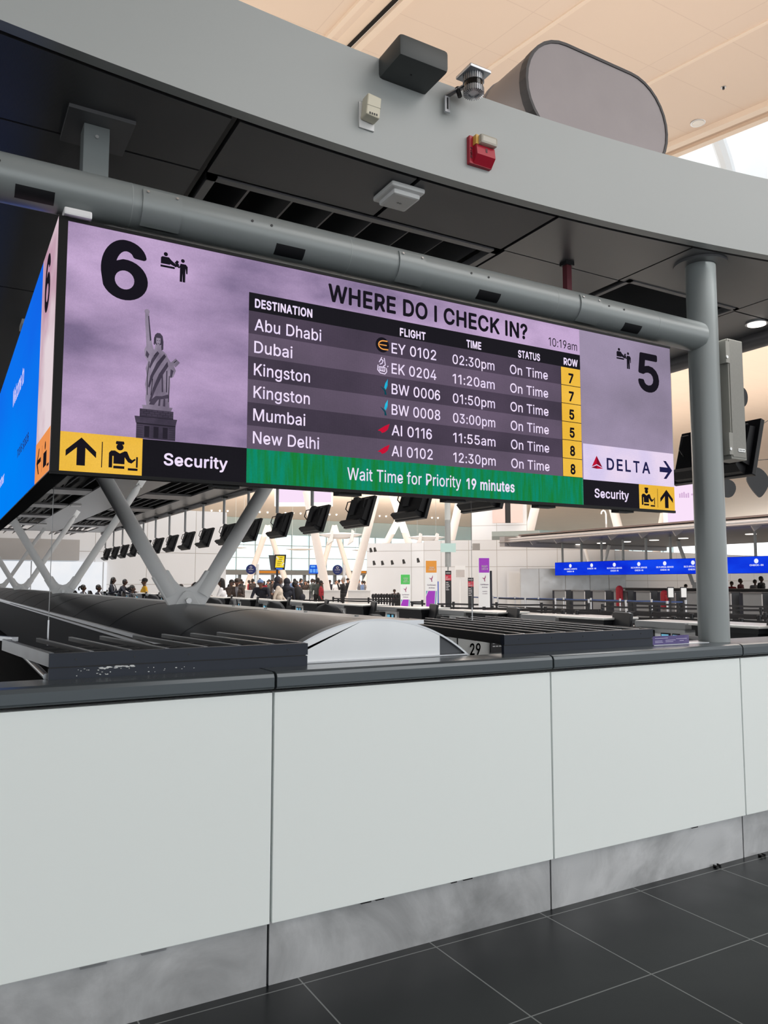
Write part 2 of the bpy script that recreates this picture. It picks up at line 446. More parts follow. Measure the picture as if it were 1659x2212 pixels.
# text as mesh -------------------------------------------------------------
# letter outlines: per line one character, its advance, then its closed contours
OUTLINES = """\
A480|16,0 201,509 276,509 463,0 395,0 287,302 264,372 232,478 245,478 213,371 191,302 85,0|110,142 110,199 370,199 370,142
B456|60,0 60,509 241,509 289,504 329,491 359,469 381,442 394,410 398,374 387,320 356,286 315,267 315,262 363,245 402,203 418,136 413,100 400,67 377,39 344,18 301,4 247,0|125,57 245,57 296,63 330,80 349,105 355,137 342,184 306,218 248,231 125,231|125,285 238,285 288,296 323,326 336,372 330,403 313,429 283,446 240,452 125,452
C510|267,-7 235,-5 205,1 177,11 150,25 126,42 104,63 86,88 70,115 57,146 48,179 42,215 40,254 42,293 48,329 57,362 70,393 86,421 104,445 126,466 150,484 177,498 205,508 235,514 267,516 340,504 402,471 448,418 473,348 408,348 389,395 357,428 315,449 267,456 223,450 184,432 150,403 125,364 109,314 103,254 109,194 125,145 151,105 184,76 223,59 267,53 315,60 357,81 389,114 408,160 473,160 448,91 402,38 341,5
D502|219,0 96,0 96,57 215,57 272,63 318,81 354,110 379,149 394,198 399,255 394,312 379,361 354,399 320,428 275,446 221,452 93,452 93,509 225,509 261,507 294,501 325,492 353,478 399,441 433,391 446,361 455,329 460,293 462,255 460,217 455,181 446,149 433,119 417,92 398,68 376,48 351,31 322,17 291,8 256,2|125,509 125,0 60,0 60,509
E419|60,0 60,509 372,509 372,452 125,452 125,286 355,286 355,229 125,229 125,57 375,57 375,0
F410|60,0 60,509 369,509 369,452 125,452 125,278 346,278 346,221 125,221 125,0
G520|269,-7 236,-5 205,1 176,11 149,25 125,43 104,64 85,88 69,116 57,146 47,179 42,215 40,254 42,293 47,329 57,362 69,393 85,421 103,445 125,466 149,484 175,498 203,508 233,514 265,516 340,504 403,469 449,416 474,349 408,349 387,393 356,427 315,448 265,456 222,450 183,432 150,404 125,364 109,314 103,254 109,194 125,145 151,105 184,76 224,59 269,53 309,57 345,71 374,93 396,123 410,160 415,202 434,199 283,199 283,256 478,256 478,200 471,141 451,91 419,50 377,19 326,0
H517|60,0 60,509 125,509 125,289 392,289 392,509 457,509 457,0 392,0 392,232 125,232 125,0
I300|31,0 31,57 118,57 118,452 31,452 31,509 269,509 269,452 183,452 183,57 269,57 269,0
K467|104,145 104,216 139,261 174,303 212,344 364,509 448,509 231,276 228,276|60,0 60,509 125,509 125,334 124,225 125,193 125,0|372,0 188,259 228,309 449,0
L393|60,0 60,509 125,509 125,57 361,57 361,0
M628|60,0 60,509 152,509 277,187 287,159 299,123 311,84 322,49 307,49 318,83 330,121 342,158 352,187 476,509 568,509 568,0 504,0 504,291 504,327 505,369 506,413 507,457 513,457 498,409 482,363 467,322 456,291 342,0 286,0 170,291 159,321 145,361 129,408 112,457 119,457 120,416 121,372 122,328 122,291 122,0
N523|60,0 60,509 136,509 343,183 363,151 388,107 414,55 405,54 401,108 399,157 399,195 399,509 463,509 463,0 387,0 202,290 177,331 148,381 108,452 119,454 122,384 124,328 125,291 125,0
O533|267,-7 235,-5 205,1 177,11 150,25 126,42 105,63 86,88 70,115 57,146 48,179 42,215 40,254 42,293 48,329 57,362 70,393 86,421 105,445 126,466 150,484 177,498 205,508 235,514 267,516 299,514 329,508 357,498 384,484 408,466 429,445 448,421 464,393 477,362 486,329 491,293 493,254 491,215 486,179 477,146 464,115 448,88 429,63 408,42 384,25 357,11 329,1 299,-5|267,53 310,59 349,76 383,105 408,144 425,194 430,254 425,314 408,365 383,404 349,433 310,450 267,456 223,450 184,433 151,404 125,364 109,314 103,254 109,194 125,144 151,105 184,76 223,59
P445|60,0 60,509 235,509 289,503 332,487 366,462 390,430 404,391 409,348 404,304 390,265 366,233 332,207 289,191 235,186 109,186 109,242 233,242 297,256 333,294 344,348 333,402 297,439 232,452 125,452 125,0
R449|60,0 60,509 236,509 290,504 333,489 367,465 390,433 405,395 409,352 405,309 390,271 367,240 333,217 289,203 236,198 96,198 96,255 234,255 298,267 334,300 345,352 334,405 298,440 233,452 125,452 125,0|353,0 230,229 303,229 428,0
S447|224,-9 172,-4 128,9 91,31 64,60 46,96 38,137 104,137 123,88 166,59 224,49 286,60 329,92 346,139 332,179 296,205 245,222 184,239 128,260 86,289 60,326 52,372 58,413 75,448 102,476 138,498 180,511 227,516 275,511 316,498 351,476 377,449 394,415 401,378 337,378 326,412 302,437 267,453 225,459 167,448 129,418 115,376 119,352 131,334 169,308 212,293 264,279 312,264 359,238 395,198 408,139 403,99 386,64 360,34 323,11 278,-4
T449|32,452 32,509 417,509 417,452 257,452 257,0 193,0 193,452
U517|259,-8 203,-2 154,15 114,43 85,80 66,124 60,173 60,509 124,509 124,178 141,113 160,87 187,68 220,56 259,52 298,56 331,68 357,87 377,113 393,178 393,509 457,509 457,173 451,124 433,80 403,43 363,15 315,-2
V480|204,0 16,509 84,509 192,206 215,137 248,31 235,31 267,138 290,206 395,509 463,509 278,0
W686|155,0 16,509 82,509 163,196 175,145 187,94 197,40 189,40 200,94 211,145 224,196 306,509 380,509 462,196 474,145 486,94 497,40 488,40 499,94 510,145 523,196 603,509 670,509 530,0 455,0 368,323 351,391 336,475 350,475 335,395 318,323 230,0
X474|18,0 217,284 217,236 29,509 104,509 178,400 204,361 223,329 243,292 232,292 252,329 272,361 298,400 374,509 446,509 259,239 259,287 456,0 382,0 292,129 268,165 250,195 230,231 244,231 225,196 206,166 182,129 91,0
Y472|203,0 203,208 16,509 91,509 192,344 222,292 250,230 224,230 251,293 280,344 381,509 455,509 268,208 268,0
a389|160,-9 94,5 48,45 35,73 30,108 43,161 78,193 125,211 178,220 234,227 265,235 276,255 267,297 240,322 196,331 149,322 118,301 100,274 41,291 79,346 133,375 194,384 239,379 286,360 322,320 337,251 337,0 277,0 277,52 272,52 252,25 215,1|170,45 228,59 263,93 276,138 276,190 259,182 231,176 200,171 175,168 134,159 103,139 92,105 102,72 130,52
b424|229,-8 172,4 138,31 118,59 112,59 112,0 53,0 53,509 114,509 114,319 118,319 137,346 171,373 229,384 274,378 313,361 345,332 370,293 385,245 390,189 385,133 370,84 346,45 313,16 274,-2|220,47 253,51 279,66 316,117 328,189 316,261 280,311 253,325 220,330 188,325 161,312 125,263 113,189 125,115 162,65 188,51
c396|207,-8 159,-2 117,16 82,46 56,85 40,133 34,187 40,243 56,291 82,330 117,360 159,378 207,384 260,377 305,356 340,322 362,277 303,262 290,289 270,311 242,325 207,330 173,325 145,310 108,258 96,187 108,117 145,66 173,51 207,46 243,52 271,66 292,89 304,117 363,102 341,56 306,21 261,-1
d424|195,-8 151,-2 111,16 79,45 55,84 39,133 34,189 39,245 55,293 79,332 112,361 151,378 196,384 253,373 287,346 306,319 311,319 311,509 372,509 372,0 313,0 313,59 307,59 287,31 252,4|205,47 236,51 263,65 299,115 312,189 300,263 263,312 237,325 205,330 172,325 145,311 108,261 96,189 109,117 145,66 172,51
e404|212,-8 161,-2 117,16 82,46 56,85 40,132 34,187 39,242 55,290 81,329 115,359 157,378 205,384 266,374 319,341 357,282 371,194 371,169 75,169 75,221 338,221 310,202 298,269 263,314 237,326 205,330 173,326 146,313 109,270 96,211 96,178 110,106 128,80 151,61 212,46 254,53 285,73 306,105 365,91 335,39 283,4
f254|228,379 228,327 6,327 6,379|81,0 81,432 96,486 135,519 187,530 222,527 243,521 227,468 215,472 195,474 171,470 154,460 142,419 142,0
g425|207,-151 134,-140 82,-110 51,-69 101,-41 122,-66 154,-88 207,-97 249,-92 282,-75 304,-47 311,-6 311,68 306,68 287,41 252,16 195,5 152,10 113,27 80,53 55,90 39,136 34,191 39,246 55,293 80,332 112,361 152,378 196,384 253,373 288,346 308,319 313,319 313,379 372,379 372,-9 367,-54 350,-90 324,-117 291,-136|205,59 237,63 264,75 300,121 312,193 300,264 264,312 237,325 205,330 172,325 145,312 109,262 96,193 109,123 145,76 172,63
h410|114,227 114,0 53,0 53,509 114,509 114,287 102,287 124,332 152,362 187,379 227,384 295,369 321,349 341,321 353,285 357,240 357,0 296,0 296,235 290,275 273,304 246,323 210,329 161,317 126,283
i167|53,0 53,379 114,379 114,0|84,443 54,455 41,483 54,512 84,524 114,512 126,483 114,455
k381|110,137 110,212 121,212 284,379 360,379 184,199 177,199|53,0 53,509 114,509 114,0|294,0 148,186 191,229 372,0
l189|139,-2 101,3 74,20 58,47 53,84 53,509 114,509 114,99 120,62 146,52 160,53 170,54 181,3 162,-1
m610|53,0 53,379 112,379 112,295 108,295 132,346 172,376 219,386 257,380 287,361 309,331 321,295 312,295 337,343 381,375 437,386 497,372 522,354 541,328 553,296 557,255 557,0 496,0 496,254 490,289 473,313 447,326 419,330 374,320 345,290 335,247 335,0 274,0 274,260 269,288 253,311 229,326 199,330 158,320 126,289 114,238 114,0
n410|114,227 114,0 53,0 53,379 112,379 112,287 102,287 124,332 152,362 187,379 227,384 295,369 321,349 341,321 353,285 357,240 357,0 296,0 296,235 290,275 273,304 246,323 210,329 161,317 126,283
o415|207,-8 159,-2 117,16 82,46 56,85 40,133 34,187 40,243 56,291 82,330 117,360 159,378 207,384 256,378 299,360 333,330 359,291 376,243 381,187 376,133 359,85 333,46 299,16 256,-2|207,46 242,51 270,66 307,117 319,187 307,258 270,310 242,325 207,330 173,325 145,310 108,258 96,187 108,117 145,66 173,51
p424|53,-143 53,379 112,379 112,319 118,319 137,346 171,373 229,384 274,378 313,361 345,332 370,293 385,245 390,189 385,133 370,84 346,45 313,16 274,-2 229,-8 173,4 138,31 118,59 114,59 114,-143|220,47 253,51 279,66 316,117 328,189 316,261 280,311 253,325 220,330 188,325 161,312 125,263 113,189 125,115 162,65 188,51
r259|53,0 53,379 112,379 112,321 115,321 130,347 152,367 181,380 213,385 229,384 243,384 243,322 230,324 207,326 159,315 126,284 114,237 114,0
s365|182,-8 112,3 62,38 36,94 94,107 105,79 124,60 181,45 217,50 244,62 262,81 268,103 254,136 212,155 149,170 104,186 72,208 53,237 47,274 51,305 65,332 115,370 187,384 254,372 299,339 324,290 268,277 243,316 219,328 187,333 156,329 131,317 114,299 109,277 124,243 172,223 229,209 275,194 306,171 325,142 331,107 326,75 312,47 290,24 260,6
t227|204,379 204,327 6,327 6,379|65,471 126,471 126,98 136,61 170,50 185,51 202,54 213,2 192,-3 168,-4 125,2 92,21 72,52 65,93
u410|182,-5 115,11 89,31 69,59 57,95 53,139 53,379 114,379 114,144 119,105 137,75 164,56 200,50 249,62 283,97 296,153 296,379 357,379 357,0 298,0 298,92 307,92 286,47 257,17 222,0
v389|163,0 17,379 84,379 165,155 187,87 206,21 184,21 203,87 224,155 305,379 371,379 226,0
w567|138,0 23,379 87,379 133,214 154,137 175,41 165,41 186,135 206,214 252,379 316,379 362,214 382,136 402,41 391,41 413,135 434,214 480,379 545,379 429,0 368,0 319,172 305,225 291,280 277,338 291,338 277,280 263,225 248,172 199,0
x379|21,0 171,218 171,171 29,379 100,379 147,306 179,253 207,206 175,206 202,253 233,306 282,379 352,379 209,169 209,214 358,0 287,0 231,85 200,136 173,182 205,182 178,136 148,85 91,0
y389|47,-139 61,-86 71,-87 104,-89 130,-74 151,-36 163,-1 17,379 84,379 165,155 187,87 206,21 184,21 202,87 224,155 305,379 371,379 204,-58 177,-107 139,-136 91,-145 65,-143
0453|227,-7 174,1 130,24 95,62 69,113 60,144 53,178 49,214 48,254 49,294 53,330 60,364 69,395 95,447 130,484 174,508 227,516 279,508 323,484 358,447 384,395 393,364 400,330 404,294 405,254 404,214 400,178 393,144 384,113 359,62 323,24 279,1|227,50 261,56 290,74 313,103 330,144 344,254 330,365 313,405 290,435 261,453 227,460 192,453 163,435 140,405 123,365 109,254 123,144 140,103 163,74 192,56
1453|76,0 76,55 391,55 391,0|276,509 276,0 212,0 212,448 209,448 86,358 86,427 198,509
2453|64,0 64,47 234,229 282,282 311,327 320,371 308,419 273,449 224,460 172,447 139,413 127,362 66,362 71,405 86,442 111,473 143,496 182,511 225,516 268,511 306,497 337,474 361,445 376,411 381,372 371,318 336,259 267,180 153,60 153,57 389,57 389,0
3453|218,-7 133,10 98,30 70,57 52,91 44,132 109,132 126,87 165,59 219,50 275,61 315,93 329,145 316,196 275,234 201,248 157,248 157,299 288,448 288,452 70,452 70,509 372,509 372,461 211,278 211,289 264,288 308,276 344,253 371,222 387,186 393,145 387,103 370,66 344,36 309,12 266,-2
4453|40,105 40,158 247,509 311,509 109,166 109,163 413,163 413,105|282,0 282,121 282,146 282,318 343,318 343,0
5453|221,-7 178,-2 140,11 108,32 83,60 66,93 60,130 122,130 138,89 173,60 221,50 276,64 314,104 328,162 314,221 275,262 218,277 167,268 128,246 67,253 96,509 366,509 366,452 151,452 134,301 178,325 229,334 294,321 345,285 379,231 391,163 385,117 369,76 343,41 309,15 268,-1
6453|226,-7 182,-1 142,15 109,40 84,74 69,115 64,162 80,239 137,340 252,509 322,509 151,261 145,261 165,288 196,307 235,314 278,309 316,295 346,271 370,240 384,201 389,157 384,112 368,73 343,39 310,14 271,-2|226,48 279,63 314,101 327,157 314,213 279,251 226,265 174,252 138,214 125,158 138,102 174,63
7453|97,0 323,448 323,452 62,452 62,509 391,509 391,449 165,0
8453|226,-7 178,-2 136,11 101,33 74,62 57,96 52,135 65,195 101,241 153,265 119,282 93,308 76,342 70,380 75,417 90,450 114,477 146,498 184,511 226,516 269,511 306,498 337,477 361,450 377,417 382,380 376,342 359,308 333,282 300,267 351,241 387,195 401,135 395,96 378,62 352,33 317,11 275,-2|226,49 285,60 323,91 337,139 322,189 283,223 226,235 169,223 130,189 115,139 129,91 167,60|226,290 274,300 307,330 319,376 308,420 275,449 226,460 177,449 145,420 133,376 145,330 178,300
9453|226,516 271,510 310,494 343,468 368,434 384,393 389,347 373,270 315,168 200,0 130,0 301,248 307,248 287,221 257,202 218,195 175,199 137,214 106,237 83,269 68,307 64,352 69,397 85,436 110,469 143,494 182,510|226,460 174,446 138,407 125,352 138,295 174,257 226,243 279,257 314,295 327,350 314,407 279,446
:188|95,-4 63,9 50,41 63,73 95,87 128,73 141,41 128,9|95,271 63,284 50,316 63,349 95,362 128,349 141,316 128,284
?358|132,152 132,159 141,230 168,269 209,298 247,334 262,384 250,425 220,452 178,462 137,453 106,425 92,378 27,378 33,418 49,452 73,479 103,499 178,516 219,511 255,498 284,478 306,451 319,418 324,382 319,344 306,311 254,261 219,235 200,205 194,158 194,152|164,-4 131,9 118,41 131,73 164,86 196,73 209,41 196,9
-453|337,244 337,188 114,188 114,244
"""
FONT = {}
for _l in OUTLINES.strip().split('\n'):
    _h, *_c = _l[1:].split('|')
    FONT[_l[0]] = (int(_h) / 1000, [[tuple(int(n) / 1000 for n in p.split(',')) for p in c.split()] for c in _c])
# a rounder 6 than the outline set has
def _ell(cx, cy, rx, ry, a0, a1, n):
    return [(cx + rx * math.cos(math.radians(a0 + (a1 - a0) * i / n)), cy + ry * math.sin(math.radians(a0 + (a1 - a0) * i / n))) for i in range(n + 1)]


_o = _ell(.186, .375, .150, .141, 8, 90, 7) + _ell(.186, .250, .173, .267, 96, 196, 12) + _ell(.184, .163, .166, .170, 205, 455, 22)
_o += _ell(.190, .250, .108, .204, 168, 92, 8) + _ell(.186, .382, .082, .073, 84, 14, 5)
FONT['6'] = (.375, [_o[::-1], _ell(.182, .160, .100, .110, 0, 345, 23)])


FONT['1'] = (.34, [[(x - .03, y) for x, y in FONT['1'][1][1]]])


FONT['I'] = (.185, [[(.125, .509), (.125, 0), (.06, 0), (.06, .509)]])


def area2(p):
    return sum(a[0] * b[1] - b[0] * a[1] for a, b in zip(p, p[1:] + p[:1]))


def inside(q, p):
    r = False
    for (ax, ay), (bx, by) in zip(p, p[1:] + p[:1]):
        if (ay > q[1]) != (by > q[1]) and q[0] < (bx - ax) * (q[1] - ay) / (by - ay) + ax:
            r = not r
    return r


def groups(cs):
    """outer contours, each with the counters cut out of it"""
    cs = [[p for i, p in enumerate(c) if math.hypot(p[0] - c[i - 1][0], p[1] - c[i - 1][1]) > .006] for c in cs]
    outs = [c for c in cs if area2(c) < 0]
    hol = [c for c in cs if area2(c) >= 0]
    return [[o] + [h for h in hol if inside(h[0], o)] for o in outs]


TXT = {}


def glyphs(body, bold=0.0, res=4):
    k = (body, bold)
    if k in TXT:
        return TXT[k]
    x = 0
    vs, fs = [], []
    for ch in body:
        if ch == ' ':
            x += .21
            continue
        adv, cs = FONT[ch]
        for grp in groups(cs):
            c = bpy.data.curves.new('t', 'CURVE')
            c.dimensions = '2D'
            c.fill_mode = 'BOTH'
            for pts in grp:
                sp = c.splines.new('POLY')
                sp.points.add(len(pts) - 1)
                for q, (a, b) in zip(sp.points, pts):
                    q.co = (a, b, 0, 1)
                sp.use_cyclic_u = True
            o = bpy.data.objects.new('t', c)
            COL.objects.link(o)
            dg = bpy.context.evaluated_depsgraph_get()
            me = bpy.data.meshes.new_from_object(o.evaluated_get(dg))
            k_ = bold * .62
            for du, dv in ([(0, 0)] if not bold else [(k_ * math.cos(a_), k_ * math.sin(a_)) for a_ in [2 * PI * q_ / (24 if len(body) == 1 else 8) for q_ in range(24 if len(body) == 1 else 8)]]):
                n0 = len(vs)
                vs += [(x + v.co.x + du, v.co.y + dv) for v in me.vertices]
                fs += [tuple(n0 + w for w in p.vertices) for p in me.polygons]
            bpy.data.objects.remove(o)
            bpy.data.curves.remove(c)
            bpy.data.meshes.remove(me)
        x += adv + bold * .6
    x0 = min(v[0] for v in vs)
    x1 = max(v[0] for v in vs)
    TXT[k] = ([(v[0] - x0, v[1]) for v in vs], fs, x1 - x0)
    return TXT[k]


CAPH = [None]


def text(mb, body, fn, u0, v0, w, h, bold=0.0, mi=None, res=4, center=False):
    """lettering with left end u0, baseline v0, width w, capital height h; fn(u, v) -> xyz"""
    if CAPH[0] is None:
        CAPH[0] = max(v[1] for v in glyphs('H')[0])
    vs, fs, wd = glyphs(body, bold, res)
    sx, sy = w / wd, h / CAPH[0]
    if center:
        u0 -= w / 2
    mb.add([fn(u0 + x * sx, v0 + y * sy) for x, y in vs], fs, mi)


def disc(mb, fn, u, v, r, n=24, ry=None, mi=None):
    ry = ry or r
    mb.add([fn(u + r * math.cos(2 * PI * i / n), v + ry * math.sin(2 * PI * i / n)) for i in range(n)], [tuple(range(n))], mi)


def rect(mb, fn, u0, u1, v0, v1, mi=None):
    mb.add([fn(u0, v0), fn(u1, v0), fn(u1, v1), fn(u0, v1)], [(0, 1, 2, 3)], mi)


def poly(mb, fn, pts, mi=None):
    mb.add([fn(*p) for p in pts], [tuple(range(len(pts)))], mi)


def stroke(mb, fn, pts, w, mi=None):
    """a broad pen line through pts on a plane"""
    for (a, b), (c, d) in zip(pts[:-1], pts[1:]):
        L = math.hypot(c - a, d - b) or 1e-6
        nx, ny = -(d - b) / L * w / 2, (c - a) / L * w / 2
        mb.add([fn(a + nx, b + ny), fn(c + nx, d + ny), fn(c - nx, d - ny), fn(a - nx, b - ny)], [(0, 1, 2, 3)], mi)
    for a, b in pts[1:-1]:
        disc(mb, fn, a, b, w / 2, 10, mi=mi)


# shared materials
GREY = pm('grey_paint', (150, 155, 156), .32, 0, .05, 3)
GREY_STRUT = pm('strut_grey_paint', (238, 239, 240), .45, 0, .04, 3)
FASCIA = pm('fascia_grey', (166, 170, 170), .38, 0, .03, 1.3)
BLACK = pm('black_metal', (26, 28, 32), .35, 0, .15, 9)
BLACKP = pm('black_plastic', (22, 23, 27), .45, 0, .12, 12)
DARK = pm('dark_soffit', (54, 54, 57), .33, .3, .08, 2)
WHITE = pm('white_wall', (230, 233, 236), .5, 0, .02, 2)
PANEL = pm('white_laminate', (236, 242, 241), .28, 0, .012, 1.1)
STEEL = brushed('brushed_steel', (205, 205, 206), .26)
STEELH = brushed('brushed_steel_across', (205, 206, 208), .24, (40, 1, 1), .2)
SILVER = brushed('silver_trim', (196, 198, 202), .3, (1, 40, 1), .15)
CAPM = pm('cap_grey', (80, 87, 92), .25, .3, .05, 4)
# ================================================================== SETTING
# ---- floor
def floor_mat(name, base, grout, pitch, x0, y0, rough, gw=.006):
    m = bpy.data.materials.new(name)
    m.use_nodes = True
    nt = m.node_tree
    b = nt.nodes['Principled BSDF']
    tc = nt.nodes.new('ShaderNodeTexCoord')
    sp = nt.nodes.new('ShaderNodeSeparateXYZ')
    nt.links.new(tc.outputs['Object'], sp.inputs[0])

    def mth(op, a, bb=None, c=None):
        n = nt.nodes.new('ShaderNodeMath')
        n.operation = op
        for i, v in enumerate((a, bb, c)):
            if v is None:
                continue
            if isinstance(v, (int, float)):
                n.inputs[i].default_value = v
            else:
                nt.links.new(v, n.inputs[i])
        return n.outputs[0]
    lines = None
    for ax, o in (('X', x0), ('Y', y0)):
        t = mth('SUBTRACT', sp.outputs[ax], o)
        p = mth('PINGPONG', t, pitch / 2)
        l = mth('LESS_THAN', p, gw / 2)
        lines = l if lines is None else mth('MAXIMUM', lines, l)
    n = nt.nodes.new('ShaderNodeTexNoise')
    n.inputs['Scale'].default_value = 3.5
    n.inputs['Detail'].default_value = 8
    nt.links.new(tc.outputs['Object'], n.inputs['Vector'])
    v = nt.nodes.new('ShaderNodeMix')
    v.data_type = 'RGBA'
    c = lin(base)
    v.inputs[6].default_value = tuple(q * .75 for q in c[:3]) + (1,)
    v.inputs[7].default_value = tuple(q * 1.25 for q in c[:3]) + (1,)
    nt.links.new(n.outputs['Fac'], v.inputs[0])
    mx = nt.nodes.new('ShaderNodeMix')
    mx.data_type = 'RGBA'
    nt.links.new(lines, mx.inputs[0])
    nt.links.new(v.outputs[2], mx.inputs[6])
    mx.inputs[7].default_value = lin(grout)
    nt.links.new(mx.outputs[2], b.inputs['Base Color'])
    b.inputs['Specular IOR Level'].default_value = .15 if rough > .3 else .5
    r = mth('MULTIPLY_ADD', n.outputs['Fac'], .18, rough - .09)
    nt.links.new(r, b.inputs['Roughness'])
    return m


struct('floor', MB().box(-40, 90, -14, 5.0, -.2, 0), floor_mat('dark_tile', (16, 20, 22), (112, 116, 116), .636, 1.98, 3.02, .33))
struct('floor', MB().box(-40, 90, 5.0, 84, -.2, 0), floor_mat('pale_tile', (190, 188, 184), (150, 150, 150), 1.2, 0, 0, .25))

struct('floor', MB().box(2.6, 5.3, 23.95, 30, 0, .38), pm('staff_floor', (60, 60, 62), .6))

# ---- hall ceiling: beige boards with thin cross joints, rising away from the viewer
def ceiling_mat():
    m = bpy.data.materials.new('beige_ceiling_board')
    m.use_nodes = True
    nt = m.node_tree
    b = nt.nodes['Principled BSDF']
    tc = nt.nodes.new('ShaderNodeTexCoord')
    br = nt.nodes.new('ShaderNodeTexBrick')
    br.offset = .0
    br.inputs['Scale'].default_value = 1
    br.inputs['Brick Width'].default_value = 2.34
    br.inputs['Row Height'].default_value = 1.15
    br.inputs['Mortar Size'].default_value = .008
    br.inputs['Color1'].default_value = lin((238, 217, 198))
    br.inputs['Color2'].default_value = lin((236, 215, 197))
    br.inputs['Mortar'].default_value = lin((228, 206, 188))
    nt.links.new(tc.outputs['Object'], br.inputs['Vector'])
    nt.links.new(br.outputs['Color'], b.inputs['Base Color'])
    b.inputs['Roughness'].default_value = .7
    return m


CEIL = ceiling_mat()
CEILT = pm('ceiling_joint_strip', (246, 226, 206), .6, 0, .02, 2)
zc = lambda y: 8.5 + .148 * y
prof = [(-9, zc(-9)), (20, zc(20)), (30, 12.0), (45, 11.5), (60, 10.0), (73, 7.9)]


def ceiling(name, x0, x1, pr):
    mb = MB()
    v = []
    for y, z in pr:
        v += [(x0, y, z), (x1, y, z), (x1, y, z + .15), (x0, y, z + .15)]
    f = []
    for k in range(len(pr) - 1):
        for i in range(4):
            f.append((k * 4 + i, k * 4 + (i + 1) % 4, k * 4 + 4 + (i + 1) % 4, k * 4 + 4 + i))
    f += [(0, 3, 2, 1), tuple(len(v) - 4 + i for i in range(4))]
    return struct(name, mb.add(v, f), CEIL)


ceiling('ceiling', -40, 5.05, prof[:2])
ceiling('ceiling', 5.42, 11.75, prof[:2])
ceiling('ceiling', 17, 90, prof[:2])
for _i in range(1, 5):
    ceiling('ceiling', -40, 90, prof[_i:_i + 2])


def strip(x0, x1, dz0, dz1, mat, y0=-9, y1=19.9):
    v = [(x, y, zc(y) + dz) for y in (y0, y1) for x, dz in ((x0, dz0), (x1, dz0), (x1, dz1), (x0, dz1))]
    struct('trim_%d' % strip.n, MB().add(v, [(0, 1, 2, 3), (7, 6, 5, 4), (0, 4, 5, 1), (1, 5, 6, 2), (2, 6, 7, 3), (3, 7, 4, 0)]), mat)
    strip.n += 1


strip.n = 1
for xs in (7.42, 9.76, 2.6, .25):
    strip(xs - .035, xs + .035, -.02, .02, CEILT)
# lit cove slot: stepped light boards, then a black slit
strip(4.84, 4.92, -.05, .02, CEILT)
strip(4.92, 5.28, .05, .12, CEILT)
strip(5.28, 5.34, .03, .12, pm('black_slit', (14, 12, 12), .8))
strip(5.34, 5.46, -.04, .02, CEILT)
# stepped cove along the skylight edge
strip(11.7, 11.86, -.10, .1, CEILT)
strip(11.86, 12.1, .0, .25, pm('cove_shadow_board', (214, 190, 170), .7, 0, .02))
strip(12.1, 12.25, -.06, .5, CEILT)
# skylight: white steel ribs and a white upstand over the gap
mb = MB()
for k in range(7):
    y = -8 + k * 4.6
    mb.tube([(12.2 + 4.8 * t, y + 1.5 * t, zc(y) + .4 + 2.2 * math.sin(PI * t)) for t in (0, .2, .4, .6, .8, 1)], .16)
struct('trim_20', mb, WHITE, smooth=True)
struct('wall_skylight', MB().box(17.0, 17.15, -9, 20, 9.0, 14.5), WHITE)

# ---- far walls
WALLM = pm('white_wall_panel', (228, 232, 237), .42, 0, .02, 1)
JOINT = pm('wall_joint', (188, 186, 184), .6)


def wall_panels(name, p0, p1, z0, z1, th, us, vs, mat=None):
    """panelled wall from p0 to p1 with recessed joints"""
    p0, p1 = Vector(p0), Vector(p1)
    d = (p1 - p0)
    L = d.length
    d.normalize()
    nrm = Vector((d.y, -d.x, 0))
    fn = lambda u, w, t: p0 + d * u + nrm * t + Vector((0, 0, w))
    mb = MB()
    mb.prism([(0, z0), (L, z0), (L, z1), (0, z1)], fn, -th, -.012, 1)
    us = [0] + [u for u in us if 0 < u < L] + [L]
    vs = [z0] + vs + [z1]
    for a, b in zip(us[:-1], us[1:]):
        for c, e in zip(vs[:-1], vs[1:]):
            g = .014
            mb.prism([(a + g, c + g), (b - g, c + g), (b - g, e - g), (a + g, e - g)], fn, -.012, 0, 0)
    return struct(name, mb, [mat or WALLM, JOINT])


wall_panels('wall_back', (-16, 38.9, 0), (12.8, 38.9, 0), 0, 5.2, .4, [8 + 2.4 * i for i in range(9)], [1.5, 3.05])
wall_panels('wall_back_return', (12.8, 38.9, 0), (14.6, 50, 0), 0, 5.2, .3, [], [])
struct('trim_21', MB().box(-16, 5.6, 38.2, 38.85, 2.6, 3.55), pm('grey_bulkhead', (182, 182, 183), .5, 0, .02))
# glowing translucent wall under the bulkhead
mb = MB().box(-16, 6.9, 38.55, 38.8, .2, 2.55)
struct('wall_lightbox', mb, led('lightbox_glow', (232, 238, 246), (250, 250, 252), 0, .5, .95))
mb = MB()
for i in range(8):
    mb.box(-15 + i * 3.1, -14.95 + i * 3.1, 38.5, 38.55, .2, 2.55)
struct('trim_22', mb, pm('lightbox_mullion', (190, 196, 204), .4))

